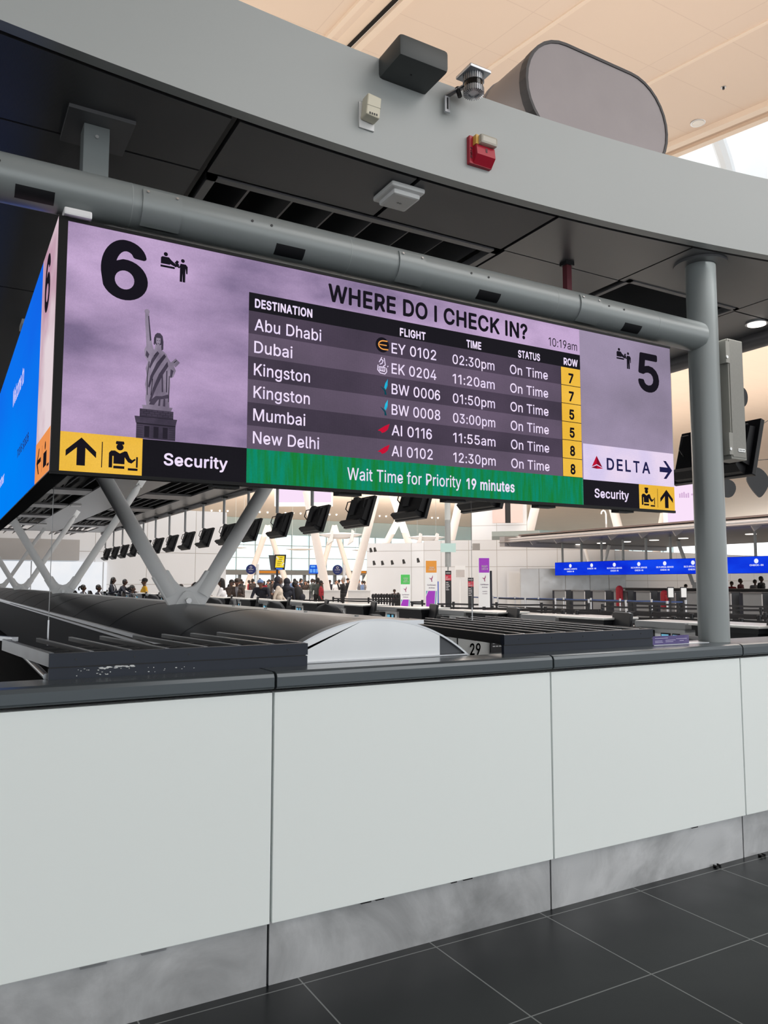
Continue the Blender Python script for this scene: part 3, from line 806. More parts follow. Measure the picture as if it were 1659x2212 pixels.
# service block with white panelled walls right of the glass
A, B_, C_, D_ = gp(792, 47), gp(889, 46.4), gp(916, 45.6), gp(1330, 44)
T_ = zh(1172, 46)
wall_panels('wall_block_left', A, B_, 0, T_, .3, [], [2.5, 3.45])
wall_panels('wall_block_corner', B_, C_, 0, T_, .3, [], [2.5, 3.45])
wall_panels('wall_block_front', C_, D_, 0, T_ + .1, .3, [1.0, 2.6, 4.2, 5.9, 7.6, 9.2], [2.5, 3.45])
wall_panels('wall_right', D_, gp(1800, 60), 0, 3.4, .3, [3 * i for i in range(12)], [1.7])
for i, (px, py) in enumerate([(800, 1187), (809, 1186), (807, 1215), (825, 1215), (846, 1214), (871, 1212), (902, 1210)]):
    p = gp(px, 45.3 if px > 880 else 46.0)
    z = zh(py, 45.5)
    t = thing('wall_spotlight',
        ['small black spotlight high at the outer left edge of the white block', 'small black spotlight just right of the highest one on the white block',
         'small black spotlight leftmost in the row along the white block wall', 'small black spotlight second from left along the white block wall',
         'small black spotlight in the middle of the row on the white block wall', 'small black spotlight second from right along the white block wall',
         'small black spotlight at the right end of the row, on the block corner'][i], 'spotlight', (p.x, p.y, z))
    MB().cyl(p + Vector((0, 0, z)), p + Vector((-.08, -.16, z)), .05).build('lamp_arm', BLACKP, t)
    MB().cyl(p + Vector((-.08, -.14, z + .1)), p + Vector((-.05, -.2, z - .14)), .06, .09).build('lamp_head', BLACKP, t)
# door in the white block
p0, p1 = gp(1095, 44.6), gp(1185, 44.2)
d = (p1 - p0).normalized()
nrm = Vector((d.y, -d.x, 0))
fn = lambda u, w, t: p0 + d * u + nrm * t + Vector((0, 0, w))
Lr = (p1 - p0).length
dr = struct('door_1', MB().prism([(0, 0), (Lr, 0), (Lr, 2.25), (0, 2.25)], fn, .0, .12), WALLM)
MB().prism([(.1, .05), (Lr / 2 - .01, .05), (Lr / 2 - .01, 2.15), (.1, 2.15)], fn, .12, .16).build('door_leaf', WHITE, dr)
MB().prism([(Lr / 2 + .01, .05), (Lr - .1, .05), (Lr - .1, 2.15), (Lr / 2 + .01, 2.15)], fn, .12, .16).build('door_leaf', WHITE, dr)
MB().prism([(Lr - .16, 1.5), (Lr - .12, 1.5), (Lr - .12, 1.75), (Lr - .16, 1.75)], fn, .16, .2).build('door_handle', STEEL, dr)
# upper block above the wall, with a dark slot and a grey beam
a, b = gp(1020, 50), gp(1140, 49)
wall_panels('wall_upper_block', a, b, T_, zh(1040, 50), .3, [1.6], [5.2])
a, b = gp(1066, 48.8), gp(1132, 48.4)
pk = pm('pinkish_panel', (205, 186, 182), .5, 0, .03)
d = (b - a).normalized()
nrm = Vector((d.y, -d.x, 0))
fn = lambda u, w, t: a + d * u + nrm * t + Vector((0, 0, w))
L = (b - a).length
struct('trim_23', MB().prism([(0, zh(1130, 48.8)), (L * .42, zh(1130, 48.8)), (L * .42, zh(1060, 48.8)), (0, zh(1060, 48.8))], fn, 0, .25)
       .prism([(L * .60, zh(1130, 48.8)), (L, zh(1130, 48.8)), (L, zh(1060, 48.8)), (L * .60, zh(1060, 48.8))], fn, 0, .25), pk)
struct('trim_24', MB().prism([(L * .42, zh(1130, 48.8)), (L * .6, zh(1130, 48.8)), (L * .6, zh(1060, 48.8)), (L * .42, zh(1060, 48.8))], fn, 0, .1), BLACKP)
a, b = gp(1068, 46.5), gp(1168, 45.5)
d = (b - a).normalized()
nrm = Vector((d.y, -d.x, 0))
struct('trim_25', MB().prism([(0, zh(1167, 46)), ((b - a).length, zh(1167, 46)), ((b - a).length, zh(1148, 46)), (0, zh(1148, 46))],
                             lambda u, w, t: a + d * u + nrm * t + Vector((0, 0, w)), 0, .5), pm('grey_green_beam', (128, 136, 134), .5))

# ---- glass end wall of the terminal, 76 m away: mullions, rails, glass, low transom band
gl = bpy.data.materials.new('pale_green_glass')
gl.use_nodes = True
g = gl.node_tree.nodes['Principled BSDF']
nz = gl.node_tree.nodes.new('ShaderNodeTexNoise')
nz.inputs['Scale'].default_value = .15
rp = gl.node_tree.nodes.new('ShaderNodeMapRange')
rp.inputs[3].default_value = .03
rp.inputs[4].default_value = .10
gl.node_tree.links.new(nz.outputs['Fac'], rp.inputs[0])
gl.node_tree.links.new(rp.outputs[0], g.inputs['Roughness'])
g.inputs['Base Color'].default_value = lin((222, 246, 247))
g.inputs['Transmission Weight'].default_value = 1
g.inputs['IOR'].default_value = 1.02
mb = MB().box(-40, 90, 76, 76.03, 2.85, 8.8)
win = struct('window_1', mb, gl)
mb = MB()
for i in range(66):
    x = -40 + i * 2.0
    mb.box(x - .04, x + .04, 75.8, 75.98, 0, 8.8)
for z in (4.1, 5.4, 6.6):
    mb.box(-40, 90, 75.85, 75.95, z - .04, z + .04)
mb.build('window_frame', pm('pale_mullion', (206, 216, 218), .4), win)
struct('trim_26', MB().box(-40, 90, 74.2, 75.9, 2.35, 2.85), pm('transom_grey', (140, 144, 146), .5))
mb = MB()
for i in range(34):
    x = -30 + i * 3.5
    mb.box(x - .12, x + .12, 74.6, 75.0, 0, 2.35)
struct('trim_27', mb, pm('door_post_grey', (120, 124, 128), .5))
# sloping translucent band between the glass and the vault
mb = MB().add([(-40, 76, 6.5), (90, 76, 6.5), (90, 72.8, 7.9), (-40, 72.8, 7.9), (-40, 76.2, 6.6), (90, 76.2, 6.6), (90, 73, 8.0), (-40, 73, 8.0)],
              [(0, 1, 2, 3), (7, 6, 5, 4), (0, 4, 5, 1), (2, 6, 7, 3)])
tr = pm('translucent_band', (226, 238, 234), .4, 0, .04, .3)
struct('trim_28', mb, tr)
# ================================================================== COUNTER END WALL
XE = [-1.744, -.266, 1.212, 2.690, 4.160, 5.64]
wall = thing('counter_end_wall', 'long low wall of white panels with grey cap and metal kick plates in front', 'counter wall', (1.95, 3.1, 0))
KICK = brushed('kick_plate_steel', (206, 207, 208), .32, (1, 1, 60), .5)
KICK.node_tree.nodes['Principled BSDF'].inputs['Metallic'].default_value = .88
_nt = KICK.node_tree
_n = _nt.nodes.new('ShaderNodeTexNoise')        # wipe marks and scuffs on the steel
_n.inputs['Scale'].default_value = 1.7
_n.inputs['Detail'].default_value = 9
_n.inputs['Roughness'].default_value = .62
_n.inputs['Distortion'].default_value = .7
_r = _nt.nodes.new('ShaderNodeValToRGB')
_r.color_ramp.elements[0].position, _r.color_ramp.elements[0].color = .30, lin((164, 165, 167))
_r.color_ramp.elements[1].position, _r.color_ramp.elements[1].color = .62, lin((226, 227, 229))
_nt.links.new([n for n in _nt.nodes if n.type == 'TEX_COORD'][0].outputs['Object'], _n.inputs['Vector'])
_nt.links.new(_n.outputs['Fac'], _r.inputs[0])
_nt.links.new(_r.outputs[0], _nt.nodes['Principled BSDF'].inputs['Base Color'])
core = MB().box(-1.74, 5.64, 3.085, 3.24, 0, 1.155)
core.build('core', BLACK, wall)
for a, b in zip(XE[:-1], XE[1:]):
    MB().rbox(a + .005, b - .005, 3.045, 3.083, .247, 1.152, .003).build('cladding_panel', PANEL, wall)
    MB().box(a + .005, b - .005, 3.073, 3.084, .0, .25).build('kick_plate', KICK, wall)
    mb = MB()
    prof_ = [(3.046, 1.166), (3.03, 1.168), (3.022, 1.176), (3.022, 1.215), (3.030, 1.230), (3.048, 1.236), (3.235, 1.236), (3.235, 1.166)]
    mb.prism(prof_, lambda u, w, t: (t, u, w), a + .005, b - .005)
    mb.build('cap_rail', CAPM, wall, bevel=.002)
MB().box(3.95, 5.635, 3.236, 3.37, 0, 1.2355).build('post_plinth', CAPM, wall)
MB().box(.3, 2.5, 3.245, 3.37, .5, 1.2).build('back_shelf', SILVER, wall)
# little black clips under the panel edges and on the floor beside the kick plate
CLIP = pm('clip_black', (18, 18, 20), .5)
for i, (px, py) in enumerate([(1549, 1873), (1646, 1850)]):
    p = at(px, py, z=0)
    t = MB().box(p.x - .02, p.x + .02, p.y - .008, p.y + .008, 0, .006).box(p.x - .02, p.x - .012, p.y - .012, p.y + .012, 0, .014).box(p.x + .012, p.x + .02, p.y - .012, p.y + .012, 0, .014).build('plastic_clip', CLIP, loc=(p.x, p.y, 0))
    tag(t, ['tiny black plastic clip lying on the dark floor near the kick plate, nearer one', 'tiny black plastic clip on the dark floor at the right edge, farther one'][i], 'clip')
mb = MB()
for px, py, w in [(980, 1907, .03), (1010, 1900, .05), (1500, 1793, .05), (790, 1945, .05), (820, 1940, .04)]:
    p = at(px, py, y=3.06)
    mb.box(p.x - w / 2, p.x + w / 2, 3.055, 3.072, .238, .2475)
mb.build('edge_shim', CLIP, wall)
mb = MB()
for px in (330, 200):
    p = at(px, 2060, y=3.05)
    mb.box(p.x - .04, p.x + .05, 3.05, 3.07, .236, .2475)
mb.build('edge_shim', SILVER, wall)

# ================================================================== LOUVERED BOXES ON THE CAP
LB = pm('box_black_paint', (32, 38, 50), .38, .1, .18, 7, 0, .35)
chip = pm('chipped_paint', (196, 198, 198), .5, 0, .1, 30)


def louver_box(label, x0, x1, y0, y1, skew, fx, end_light, wires=()):
    t = thing('louvered_vent_box', label, 'vent box', ((x0 + x1) / 2, y0 + .3, 1.236))
    q = lambda x, y: x + skew * (y - y0) / (y1 - y0)
    # base skirt
    mb = MB()
    mb.box(x0, x1, y0, y0 + .02, 1.236, 1.278)
    mb.build('skirt', LB, t)
    MB().box(x0, x1, y0 - .004, y0 + .03, 1.283, 1.333).build('front_rail', LB, t)
    MB().box(x0 + .005, x1 - .005, y0 + .006, y0 + .03, 1.276, 1.285).build('shadow_groove', BLACKP, t)
    for k in range(1, 5):
        rl = MB()
        yy = y0 + (y1 - y0) * k / 5
        rl.box(q(x0, yy) + .015, q(x1, yy) - .015, yy - .015, yy + .015, 1.284, 1.298)
        rl.build('cross_bar', BLACKP, t)
    for nm, xa in (('side_plate', x0), ('side_plate', x1 - .012)):
        mb = MB()
        mb.prism([(xa, y0 + .01), (xa + .012, y0 + .01), (xa + .012 + skew, y1), (xa + skew, y1)], lambda u, w, d: (u, w, d), 1.283, 1.333)
        mb.build(nm, SILVER if (end_light and xa == x0) else BLACKP, t)
    for i, x in enumerate(fx):
        mb = MB()
        yf = y0 + .02
        th = .008 if end_light else .005
        mb.prism([(x - th, yf), (x + th, yf), (x + th + skew, y1), (x - th + skew, y1)], lambda u, w, d: (u, w, d), 1.316, 1.332, 0)
        mb.prism([(x - th, yf), (x + th, yf), (x + th + skew, y1), (x - th + skew, y1)], lambda u, w, d: (u, w, d), 1.332, 1.335, 1)
        mb.build('slat', [SILVER if (end_light and i == 0) else BLACKP, SLAT if end_light else SILVER], t)
    for k in range(5):
        xx = x0 + (x1 - x0) * (.09 + .205 * k)
        MB().cyl((xx, y0 - .0055, 1.309), (xx, y0 + .0, 1.309), .004, n=10).build('screw_hole', BLACKP, t)
    return t


SLAT = pm('dark_slat', (120, 124, 130), .3, .6, .08, 4)
lb = louver_box('black louvered vent box with chipped front on the cap, left of the silver arch', .375, 1.43, 3.2, 4.12, -.10,
                [.386, .53, .675, .82, .98, 1.125, 1.275, 1.418], True)
# flaked paint on the skirt
mb = MB()
rr = random.Random(3)
for k in range(46):
    if k < 16:
        x, z = rr.uniform(.52, .70), 1.272 + rr.uniform(-.003, .003)
        w, h = rr.uniform(.006, .02), rr.uniform(.002, .004)
    else:
        x, z = .45 + abs(rr.gauss(0, .3)), 1.262 + rr.uniform(-.018, .01)
        w, h = rr.uniform(.002, .006), rr.uniform(.001, .003)
    if x > 1.4:
        continue
    pts = [(x + w * math.cos(a) * rr.uniform(.6, 1), z + h * math.sin(a) * rr.uniform(.6, 1)) for a in [i * PI / 3 for i in range(6)]]
    poly(mb, lambda u, v, k=k: (u, 3.1993 - k * .00003, v), pts)
mb.build('paint_chip', chip, lb)
# slanting light brace under the left end
MB().cyl((.33, 4.12, 1.30), (.372, 3.24, 1.245), .012).build('brace', SILVER, lb)
louver_box('black louvered vent box on the cap, right of the silver arch', 2.52, 3.60, 3.2, 5.0, .25,
           [2.54, 2.67, 2.81, 2.95, 3.09, 3.23, 3.37, 3.51], False)
# bracket at the extreme left, behind the vent box
br = MB().obox((.20, 4.35, 1.335), (.03, .62, .02), Matrix.Rotation(.42, 3, 'Z')).build('metal_bracket', SILVER, loc=(.2, 4.35, 1.31))
tag(br, 'slim silver bracket bar at the left edge behind the louvered box', 'bracket')

# ================================================================== BARREL HOOD
BX, BZ, BR = 1.83, .595, .825
a0, a1 = math.radians(131.5), math.radians(41)


def arc(r, n=28, s=a0, e=a1):
    return [(BX + r * math.cos(s + (e - s) * i / n), BZ + r * math.sin(s + (e - s) * i / n)) for i in range(n + 1)]


hood = thing('conveyor_hood', 'long black barrel-shaped hood with silver end running away behind the counter', 'hood', (BX, 3.3, 1.0))
HOODM = pm('hood_black_metal', (27, 31, 41), .34, .3, .12, 1.2, 0, .35)
oa, ia = arc(BR), arc(BR - .02)
mb = MB()
mb.prism(oa + ia[::-1], lambda u, w, d: (u, d, w), 3.32, 33)
mb.build('hood_shell', HOODM, hood, smooth=True)
for k in range(14):
    y = 5.0 + k * 2.05
    sk = MB()
    sk.prism(arc(BR + .0025) + arc(BR - .001)[::-1], lambda u, w, d: (u, d, w), y, y + .006)
    sk.build('seam', BLACKP, hood)
# end plate
pl = [p for p in arc(BR + .004, 40)]
pl = [(pl[0][0], 1.236)] + pl + [(pl[-1][0], 1.13), ]
pl = [p for p in pl if p[1] >= 1.13]
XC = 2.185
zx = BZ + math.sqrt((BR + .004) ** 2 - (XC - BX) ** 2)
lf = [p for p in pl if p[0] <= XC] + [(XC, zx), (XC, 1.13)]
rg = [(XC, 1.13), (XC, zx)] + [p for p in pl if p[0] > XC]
mb = MB().prism(lf, lambda u, w, d: (u, d, w), 3.285, 3.325)
mb.build('end_plate', STEELH, hood)
MB().prism(rg, lambda u, w, d: (u, d, w), 3.30, 3.325).build('side_plate', pm('dark_reflection_plate', (74, 76, 80), .32, .6, .1, 5), hood)  # dark reflection on the end plate's right part, put into its colour
mb = MB()
mb.prism(arc(BR + .007, 40) + arc(BR - .002, 40)[::-1], lambda u, w, d: (u, d, w), 3.283, 3.345)
mb.build('edge_trim', SILVER, hood)
# foot strip in front of the end plate
MB().box(1.45, 2.34, 3.262, 3.29, 1.236, 1.243).build('foot_strip', SILVER, hood)
# side rails and side wall on the left
MB().box(1.262, 1.30, 3.4, 33, 1.195, 1.222).build('rail', SILVER, hood)
MB().box(1.236, 1.262, 3.4, 33, 1.172, 1.190).build('rail', SILVER, hood)
MB().box(1.25, 1.275, 3.4, 33, 0, 1.17).build('side_wall', pm('glossy_black_panel', (20, 23, 30), .6, 0, .2, 2, 0, .08), hood)
MB().box(2.42, 2.44, 3.4, 33, 0, 1.1).build('side_wall', BLACKP, hood)
# silver strip past the crest: the barrel's grazing reflection built as a part
MB().box(1.93, 2.14, 3.36, 33, 1.392, 1.412).build('crest_sheen', SILVER, hood)
for i, y in enumerate((3.9, 4.6, 5.3, 6.0)):
    MB().cyl((2.04, y, 1.41), (2.04, y, 1.418), .012, n=10).build('crest_bolt', GREY, hood)
p = (1.2497, 7.2)
MB().cyl((1.25, 6.2, .98), (1.22, 6.2, .98), .02, n=10).build('knob', SILVER, hood)
# dark floor well left of the hood
struct('floor', MB().box(-8, 1.235, 3.36, 33, .0, .55), pm('black_well', (16, 18, 22), .6, 0, .2, 1, 0, .15))

# metal cabinet with number plate behind the right side of the arch
cab = thing('metal_cabinet', 'metal cabinet front with a black 29 beside the silver arch', 'cabinet', (3.0, 4.4, 0))
MB().box(2.46, 3.95, 4.4, 4.9, 0, 1.27).build('body', pm('pale_metal', (226, 226, 224), .4, .0, .03, 3), cab)
MB().box(3.066, 3.072, 4.395, 4.4, .6, 1.27).build('seam', BLACKP, cab)
fC = lambda u, v: (u, 4.396, v)
mb = MB()
text(mb, '29', fC, 3.172, 1.108, .088, .075, .02)
mb.build('number', pm('black_ink', (16, 16, 18), .6), cab)
MB().box(3.213, 3.218, 4.394, 4.396, 1.20, 1.235).build('red_mark', pm('red_ink', (190, 40, 40), .6), cab)
tk = MB().box(3.34, 3.56, 4.385, 4.396, 1.115, 1.27).build('notice_card', pm('dark_card', (58, 56, 58), .5, 0, .1), cab)
mb = MB()
rect(mb, lambda u, v: (u, 4.384, v), 3.345, 3.555, 1.215, 1.265)
mb.build('picture', pm('card_picture', (206, 170, 160), .5, 0, .5, 40), tk)
mb = MB()
for r_ in range(3):
    for k in range(7 - r_):
        rect(mb, lambda u, v: (u, 4.384, v), 3.355 + k * .027, 3.376 + k * .027, 1.195 - r_ * .02, 1.203 - r_ * .02)
mb.build('lettering', pm('pale_ink', (220, 220, 222), .5), tk)

# ================================================================== V COLUMNS ON THE HOOD
def v_column(label, y):
    t = thing('v_column', label, 'column', (1.85, y, 1.40), 'grey v-shaped columns on the hood')
    top = 3.42
    n = MB()
    pr_ = [(-.165, .30), (-.20, .29), (-.295, .235), (-.135, -.03), (.135, -.03), (.295, .235), (.20, .29), (.165, .30), (.11, .215), (.06, .165), (0, .150), (-.06, .165), (-.11, .215)]
    n.prism(pr_, lambda u, v, d: (1.85 + u, y + d, 1.405 + v), -.03, .03)
    nd = n.build('node_plate', GREY_STRUT, t, bevel=.006)
    c = MB()
    c.prism([(-.115, 0), (-.045, .115), (-.02, .135), (.02, .135), (.045, .115), (.115, 0)], lambda u, v, d: (1.85 + u, y + d, 1.395 + v), -.055, -.03)
    c.build('cheek_plate', GREY_STRUT, nd, bevel=.006)
    c = MB()
    c.cyl((1.85, y - .085, 1.445), (1.85, y - .05, 1.445), .026, n=6)
    c.build('pin_bolt', STEEL, nd)
    for s in (-1, 1):
        p0 = Vector((1.85 + s * .130, y, 1.497))
        p1 = Vector((1.85 + s * 1.24, y, 3.36))
        d = (p1 - p0).normalized()
        MB().cyl(p0, p0 + d * 2.02, .062, .062, 22).build('strut', GREY_STRUT, t, smooth=True)
        hd = MB()
        hd.cyl(p0 + d * 2.0, p0 + d * 2.1, .062, .045, 18)
        hd.cyl(p0 + d * 2.08, p0 + d * 2.16, .04, .04, 14)
        hd.obox(p0 + d * 2.22, (.11, .035, .2), Matrix.Rotation(s * .52, 3, 'Y'))
        hd.cyl(p0 + d * 2.17 + Vector((0, -.05, 0)), p0 + d * 2.17 + Vector((0, .05, 0)), .03, n=12)
        hd.build('strut_head', GREY_STRUT, t, smooth=True)
        MB().obox((p1.x + s * .0, y, 3.63), (.26, .22, .04)).build('head_plate', GREY_STRUT, t)
    return t


ORD = ['first', 'second', 'third', 'fourth', 'fifth', 'sixth', 'seventh', 'eighth', 'ninth', 'tenth', 'eleventh', 'twelfth',
       'thirteenth', 'fourteenth', 'fifteenth', 'sixteenth', 'seventeenth', 'eighteenth', 'nineteenth', 'twentieth']
vc = v_column('nearest and largest grey V-shaped column standing on the black hood', 6.67)
for k in (1, 2, 3):
    dup(vc, (1.85, 6.67 + 7.66 * k, 1.40), label='grey V-shaped column on the black hood, %s from the front' % ORD[k])
# ================================================================== CANOPY OVER THE COUNTERS
fy = lambda x: 3.16 - .036 * (x - 2.0) ** 2
can = thing('check_in_canopy', 'dark flat canopy with curved grey fascia over the check-in counters', 'canopy', (1.85, 3.3, 3.65))
xs = [-2.2 + 8.1 * i / 48 for i in range(49)]
mb = MB()
v, f = [], []
for x in xs:
    y = fy(x)
    v += [(x, y, 3.65), (x, y, 4.155), (x, y + .06, 4.155), (x, y + .06, 3.65)]
for i in range(48):
    for k in range(4):
        f.append((i * 4 + k, i * 4 + (k + 1) % 4, i * 4 + 4 + (k + 1) % 4, i * 4 + 4 + k))
f += [(0, 1, 2, 3), (192, 195, 194, 193)]
mb.add(v, f)
mb.build('fascia', FASCIA, can, smooth=True)
# side fascias, roof deck
MB().box(5.86, 5.92, 2.62, 34, 3.68, 4.1).build('side_fascia', FASCIA, can)
MB().box(-2.26, -2.2, 2.5, 34, 3.65, 4.1).build('side_fascia', FASCIA, can)
MB().box(-2.2, 5.86, 3.27, 34, 4.05, 4.1).build('roof_deck', BLACK, can)
MB().cyl((5.86, 2.66, 3.62), (5.86, 34, 3.62), .075, n=16).build('edge_tube', pm('edge_tube_grey', (92, 90, 92), .4), can, smooth=True)
# soffit panels with dark gaps between them
def soffit_mat():
    m = pm('perforated_soffit', (86, 86, 89), .5, .1, .05, 2)
    nt = m.node_tree
    b = nt.nodes['Principled BSDF']
    tc = [n for n in nt.nodes if n.type == 'TEX_COORD'][0]
    vo = nt.nodes.new('ShaderNodeTexVoronoi')
    vo.inputs['Scale'].default_value = 190
    vo.inputs['Randomness'].default_value = 0
    nt.links.new(tc.outputs['Object'], vo.inputs['Vector'])
    bp = nt.nodes.new('ShaderNodeBump')
    bp.inputs['Strength'].default_value = .25
    bp.inputs['Distance'].default_value = .002
    nt.links.new(vo.outputs['Distance'], bp.inputs['Height'])
    nt.links.new(bp.outputs['Normal'], b.inputs['Normal'])
    return m


SOF = soffit_mat()
SOFS = pm('plain_soffit', (104, 105, 108), .34, .2, .05, 2)
RIB = pm('soffit_frame', (112, 112, 115), .4, .2, .05, 3)
DEEP = pm('louver_blade', (70, 71, 75), .5, .1, .1, 6)


def front_panel(x0, x1, mat):
    n = 14
    top = [(x0 + (x1 - x0) * i / n, fy(x0 + (x1 - x0) * i / n) + .085) for i in range(n + 1)]
    MB().prism(top + [(x1, 3.705), (x0, 3.705)], lambda u, w, d: (u, w, d), 3.652, 3.69).build('soffit_panel', mat, can)


for a, b, m in ((-2.19, -.75, SOF), (-.735, 1.045, SOF), (1.085, 2.035, SOF), (2.06, 2.935, SOF), (2.96, 3.94, SOFS), (3.955, 5.15, SOFS), (5.165, 5.85, SOFS)):
    front_panel(a, b, m)
MB().box(-2.19, 5.85, 3.27, 34, 3.96, 4.0).build('upper_void', BLACKP, can)
# second row: panels beside the two openings
for a, b, y0, y1, m in ((-2.19, -.75, 3.72, 5.9, SOF), (-.735, 1.045, 3.72, 5.9, SOF), (2.975, 3.95, 3.715, 5.9, SOFS), (5.18, 5.85, 3.72, 5.9, SOFS)):
    MB().box(a, b, y0, y1, 3.652, 3.69).build('soffit_panel', m, can)


def louver_field(x0, x1, y0, y1, n, frame=.045):
    t = MB()
    t.box(x0, x1, y0, y0 + frame, 3.645, 3.69).box(x0, x1, y1 - frame, y1, 3.645, 3.69)
    t.box(x0, x0 + frame, y0, y1, 3.645, 3.69).box(x1 - frame, x1, y0, y1, 3.645, 3.69)
    fr = t.build('louver_frame', RIB, can)
    for i in range(n):
        x = x0 + frame + (x1 - x0 - 2 * frame) * (i + .5) / n
        w = (x1 - x0) / n
        mb = MB()
        mb.add([(x - w * .28, y0 + .02, 3.90), (x + w * .30, y0 + .02, 3.69), (x + w * .30, y1 - .02, 3.69), (x - w * .28, y1 - .02, 3.90),
                (x - w * .28 + .02, y0 + .02, 3.91), (x + w * .30 + .02, y0 + .02, 3.70), (x + w * .30 + .02, y1 - .02, 3.70), (x - w * .28 + .02, y1 - .02, 3.91)],
               [(0, 1, 2, 3), (7, 6, 5, 4), (0, 4, 5, 1), (1, 5, 6, 2), (2, 6, 7, 3), (3, 7, 4, 0)])
        mb.build('louver_blade', DEEP, fr)


louver_field(1.10, 2.945, 3.725, 7.2, 7)
louver_field(4.0, 5.15, 3.66, 7.2, 8, .035)
# deeper bays, running back along the canopy
MB().box(2.96, 4.08, 7.22, 34, 3.652, 3.69).build('soffit_panel', SOFS, can)
MB().box(-2.19, 1.12, 5.92, 34, 3.652, 3.69).build('soffit_panel', SOF, can)
MB().box(5.2, 5.85, 5.92, 34, 3.652, 3.69).build('soffit_panel', SOFS, can)
MB().box(2.975, 3.95, 5.92, 7.2, 3.652, 3.69).build('soffit_panel', SOFS, can)
for k in range(8):
    y = 7.2 + k * 3.75
    for x0, x1, n in ((1.15, 2.93, 5), (4.1, 5.18, 5)):
        MB().box(x0, x1, y, y + .95, 3.64, 3.69).build('cross_beam', RIB, can)
        for i in range(n):
            x = x0 + (x1 - x0) * (i + .5) / n
            MB().obox((x, y + 2.35, 3.78), (.02, 2.8, .2), Matrix.Rotation(.55, 3, 'Y')).build('louver_blade', DEEP, can)
# ---- post, pipe and hangers
POST = pm('post_grey', (134, 140, 141), .3, .1, .05, 3)
post = thing('round_post', 'thick grey round post standing on the counter cap, right of the board', 'post', (4.2, 3.25, 1.236))
MB().cyl((4.2, 3.25, 1.236), (4.2, 3.25, 3.652), .0925, n=40).build('shaft', POST, post, smooth=True)
MB().cyl((4.2, 3.25, 3.635), (4.2, 3.25, 3.652), .165, n=40).build('collar', SOFS, post, smooth=True)
pipe = thing('support_pipe', 'thick grey horizontal pipe above the display board', 'pipe', (1.5, 3.25, 3.16))
MB().cyl((-2.4, 3.25, 3.160), (4.14, 3.25, 3.160), .0935, n=40).build('pipe_body', POST, pipe, smooth=True)
SCR = brushed('screw_steel', (210, 210, 210), .3)
for i, (x0, x1) in enumerate(((.66, .82), (1.88, 2.03), (3.06, 3.22))):
    mb = MB()
    n = 12
    prs = []
    for q in range(n + 1):
        an = math.radians(150 + 95 * q / n)
        prs.append((math.cos(an), math.sin(an)))
    poly_o = [(.1005 * c, .1005 * s) for c, s in prs]
    poly_i = [(.092 * c, .092 * s) for c, s in prs]
    mb.prism(poly_o + poly_i[::-1], lambda u, w, d: (d, 3.25 + u, 3.16 + w), x0, x1)
    pt = mb.build('cover_plate', POST, pipe, smooth=True)
    for xx in (x0 + .02, x1 - .02):
        an = math.radians(160)
        c = Vector((xx, 3.25 + .1005 * math.cos(an), 3.16 + .1005 * math.sin(an)))
        MB().cyl(c, c + Vector((0, -.005, .002)), .006, n=10).build('screw', SCR, pt)
for x in (.19, 1.25, 2.37, 3.42):
    mb = MB()
    prs = [(math.cos(math.radians(212 + 34 * q / 8)), math.sin(math.radians(212 + 34 * q / 8))) for q in range(9)]
    mb.prism([(.0945 * c, .0945 * s) for c, s in prs] + [(.09 * c, .09 * s) for c, s in prs][::-1], lambda u, w, d: (d, 3.25 + u, 3.16 + w), x, x + .14)
    mb.build('cable_opening', BLACKP, pipe)
for x in (.03, .13, 1.13, 1.22, 2.31, 2.42, 3.28, 3.40):
    an = math.radians(168)
    c = Vector((x, 3.25 + .0935 * math.cos(an), 3.16 + .0935 * math.sin(an)))
    MB().cyl(c, c + Vector((0, -.003, 0)), .006, n=8).build('bolt_hole', BLACKP, pipe)
for x in (.03, .62, 1.62, 2.9, 3.7):
    MB().cyl((x, 3.25, 3.16), (x + .004, 3.25, 3.16), .0942, n=40).build('weld_seam', GREY, pipe, smooth=True)
h = thing('square_hanger', 'grey square hanger post with wide top plate, above the big 6', 'hanger', (.53, 3.58, 3.3))
MB().box(.475, .585, 3.53, 3.63, 3.02, 3.635).build('shaft', POST, h, bevel=.003)
MB().box(.40, .68, 3.44, 3.74, 3.635, 3.652).build('top_plate', RIB, h)
MB().cyl((.53, 3.528, 3.58), (.53, 3.522, 3.58), .008, n=10).build('bolt', SCR, h)
RED = pm('dark_red_paint', (104, 42, 52), .45, 0, .1, 6)
h = thing('red_hanger', 'dark red hanger rod between the soffit and the pipe, near the clock time', 'hanger', (3.44, 3.66, 3.3))
MB().box(3.415, 3.455, 3.64, 3.68, 3.0, 3.652).build('shaft', RED, h)
MB().box(3.40, 3.47, 3.63, 3.69, 3.63, 3.652).build('top_plate', BLACKP, h)

# ---- devices on fascia and soffit
ap = thing('wireless_access_point', 'white square access point on the dark soffit', 'access point', (2.03, 3.41, 3.6))
MB().rbox(1.93, 2.13, 3.31, 3.52, 3.625, 3.652, .01).build('base_plate', pm('white_plastic', (244, 244, 244), .4, 0, .02), ap)
MB().rbox(1.955, 2.115, 3.335, 3.50, 3.60, 3.628, .012).build('housing', pm('pale_grey_plastic', (240, 240, 240), .5, 0, .02), ap)
mb = MB()
for i, hh in enumerate((4, 8, 12, 8, 4, 8, 12, 8, 4)):
    mb.box(2.02 + i * .0035, 2.0215 + i * .0035, 3.42 - hh * .0006, 3.42 + hh * .0006, 3.5992, 3.6002)
mb.build('emblem', pm('grey_ink', (150, 150, 152), .5), ap)

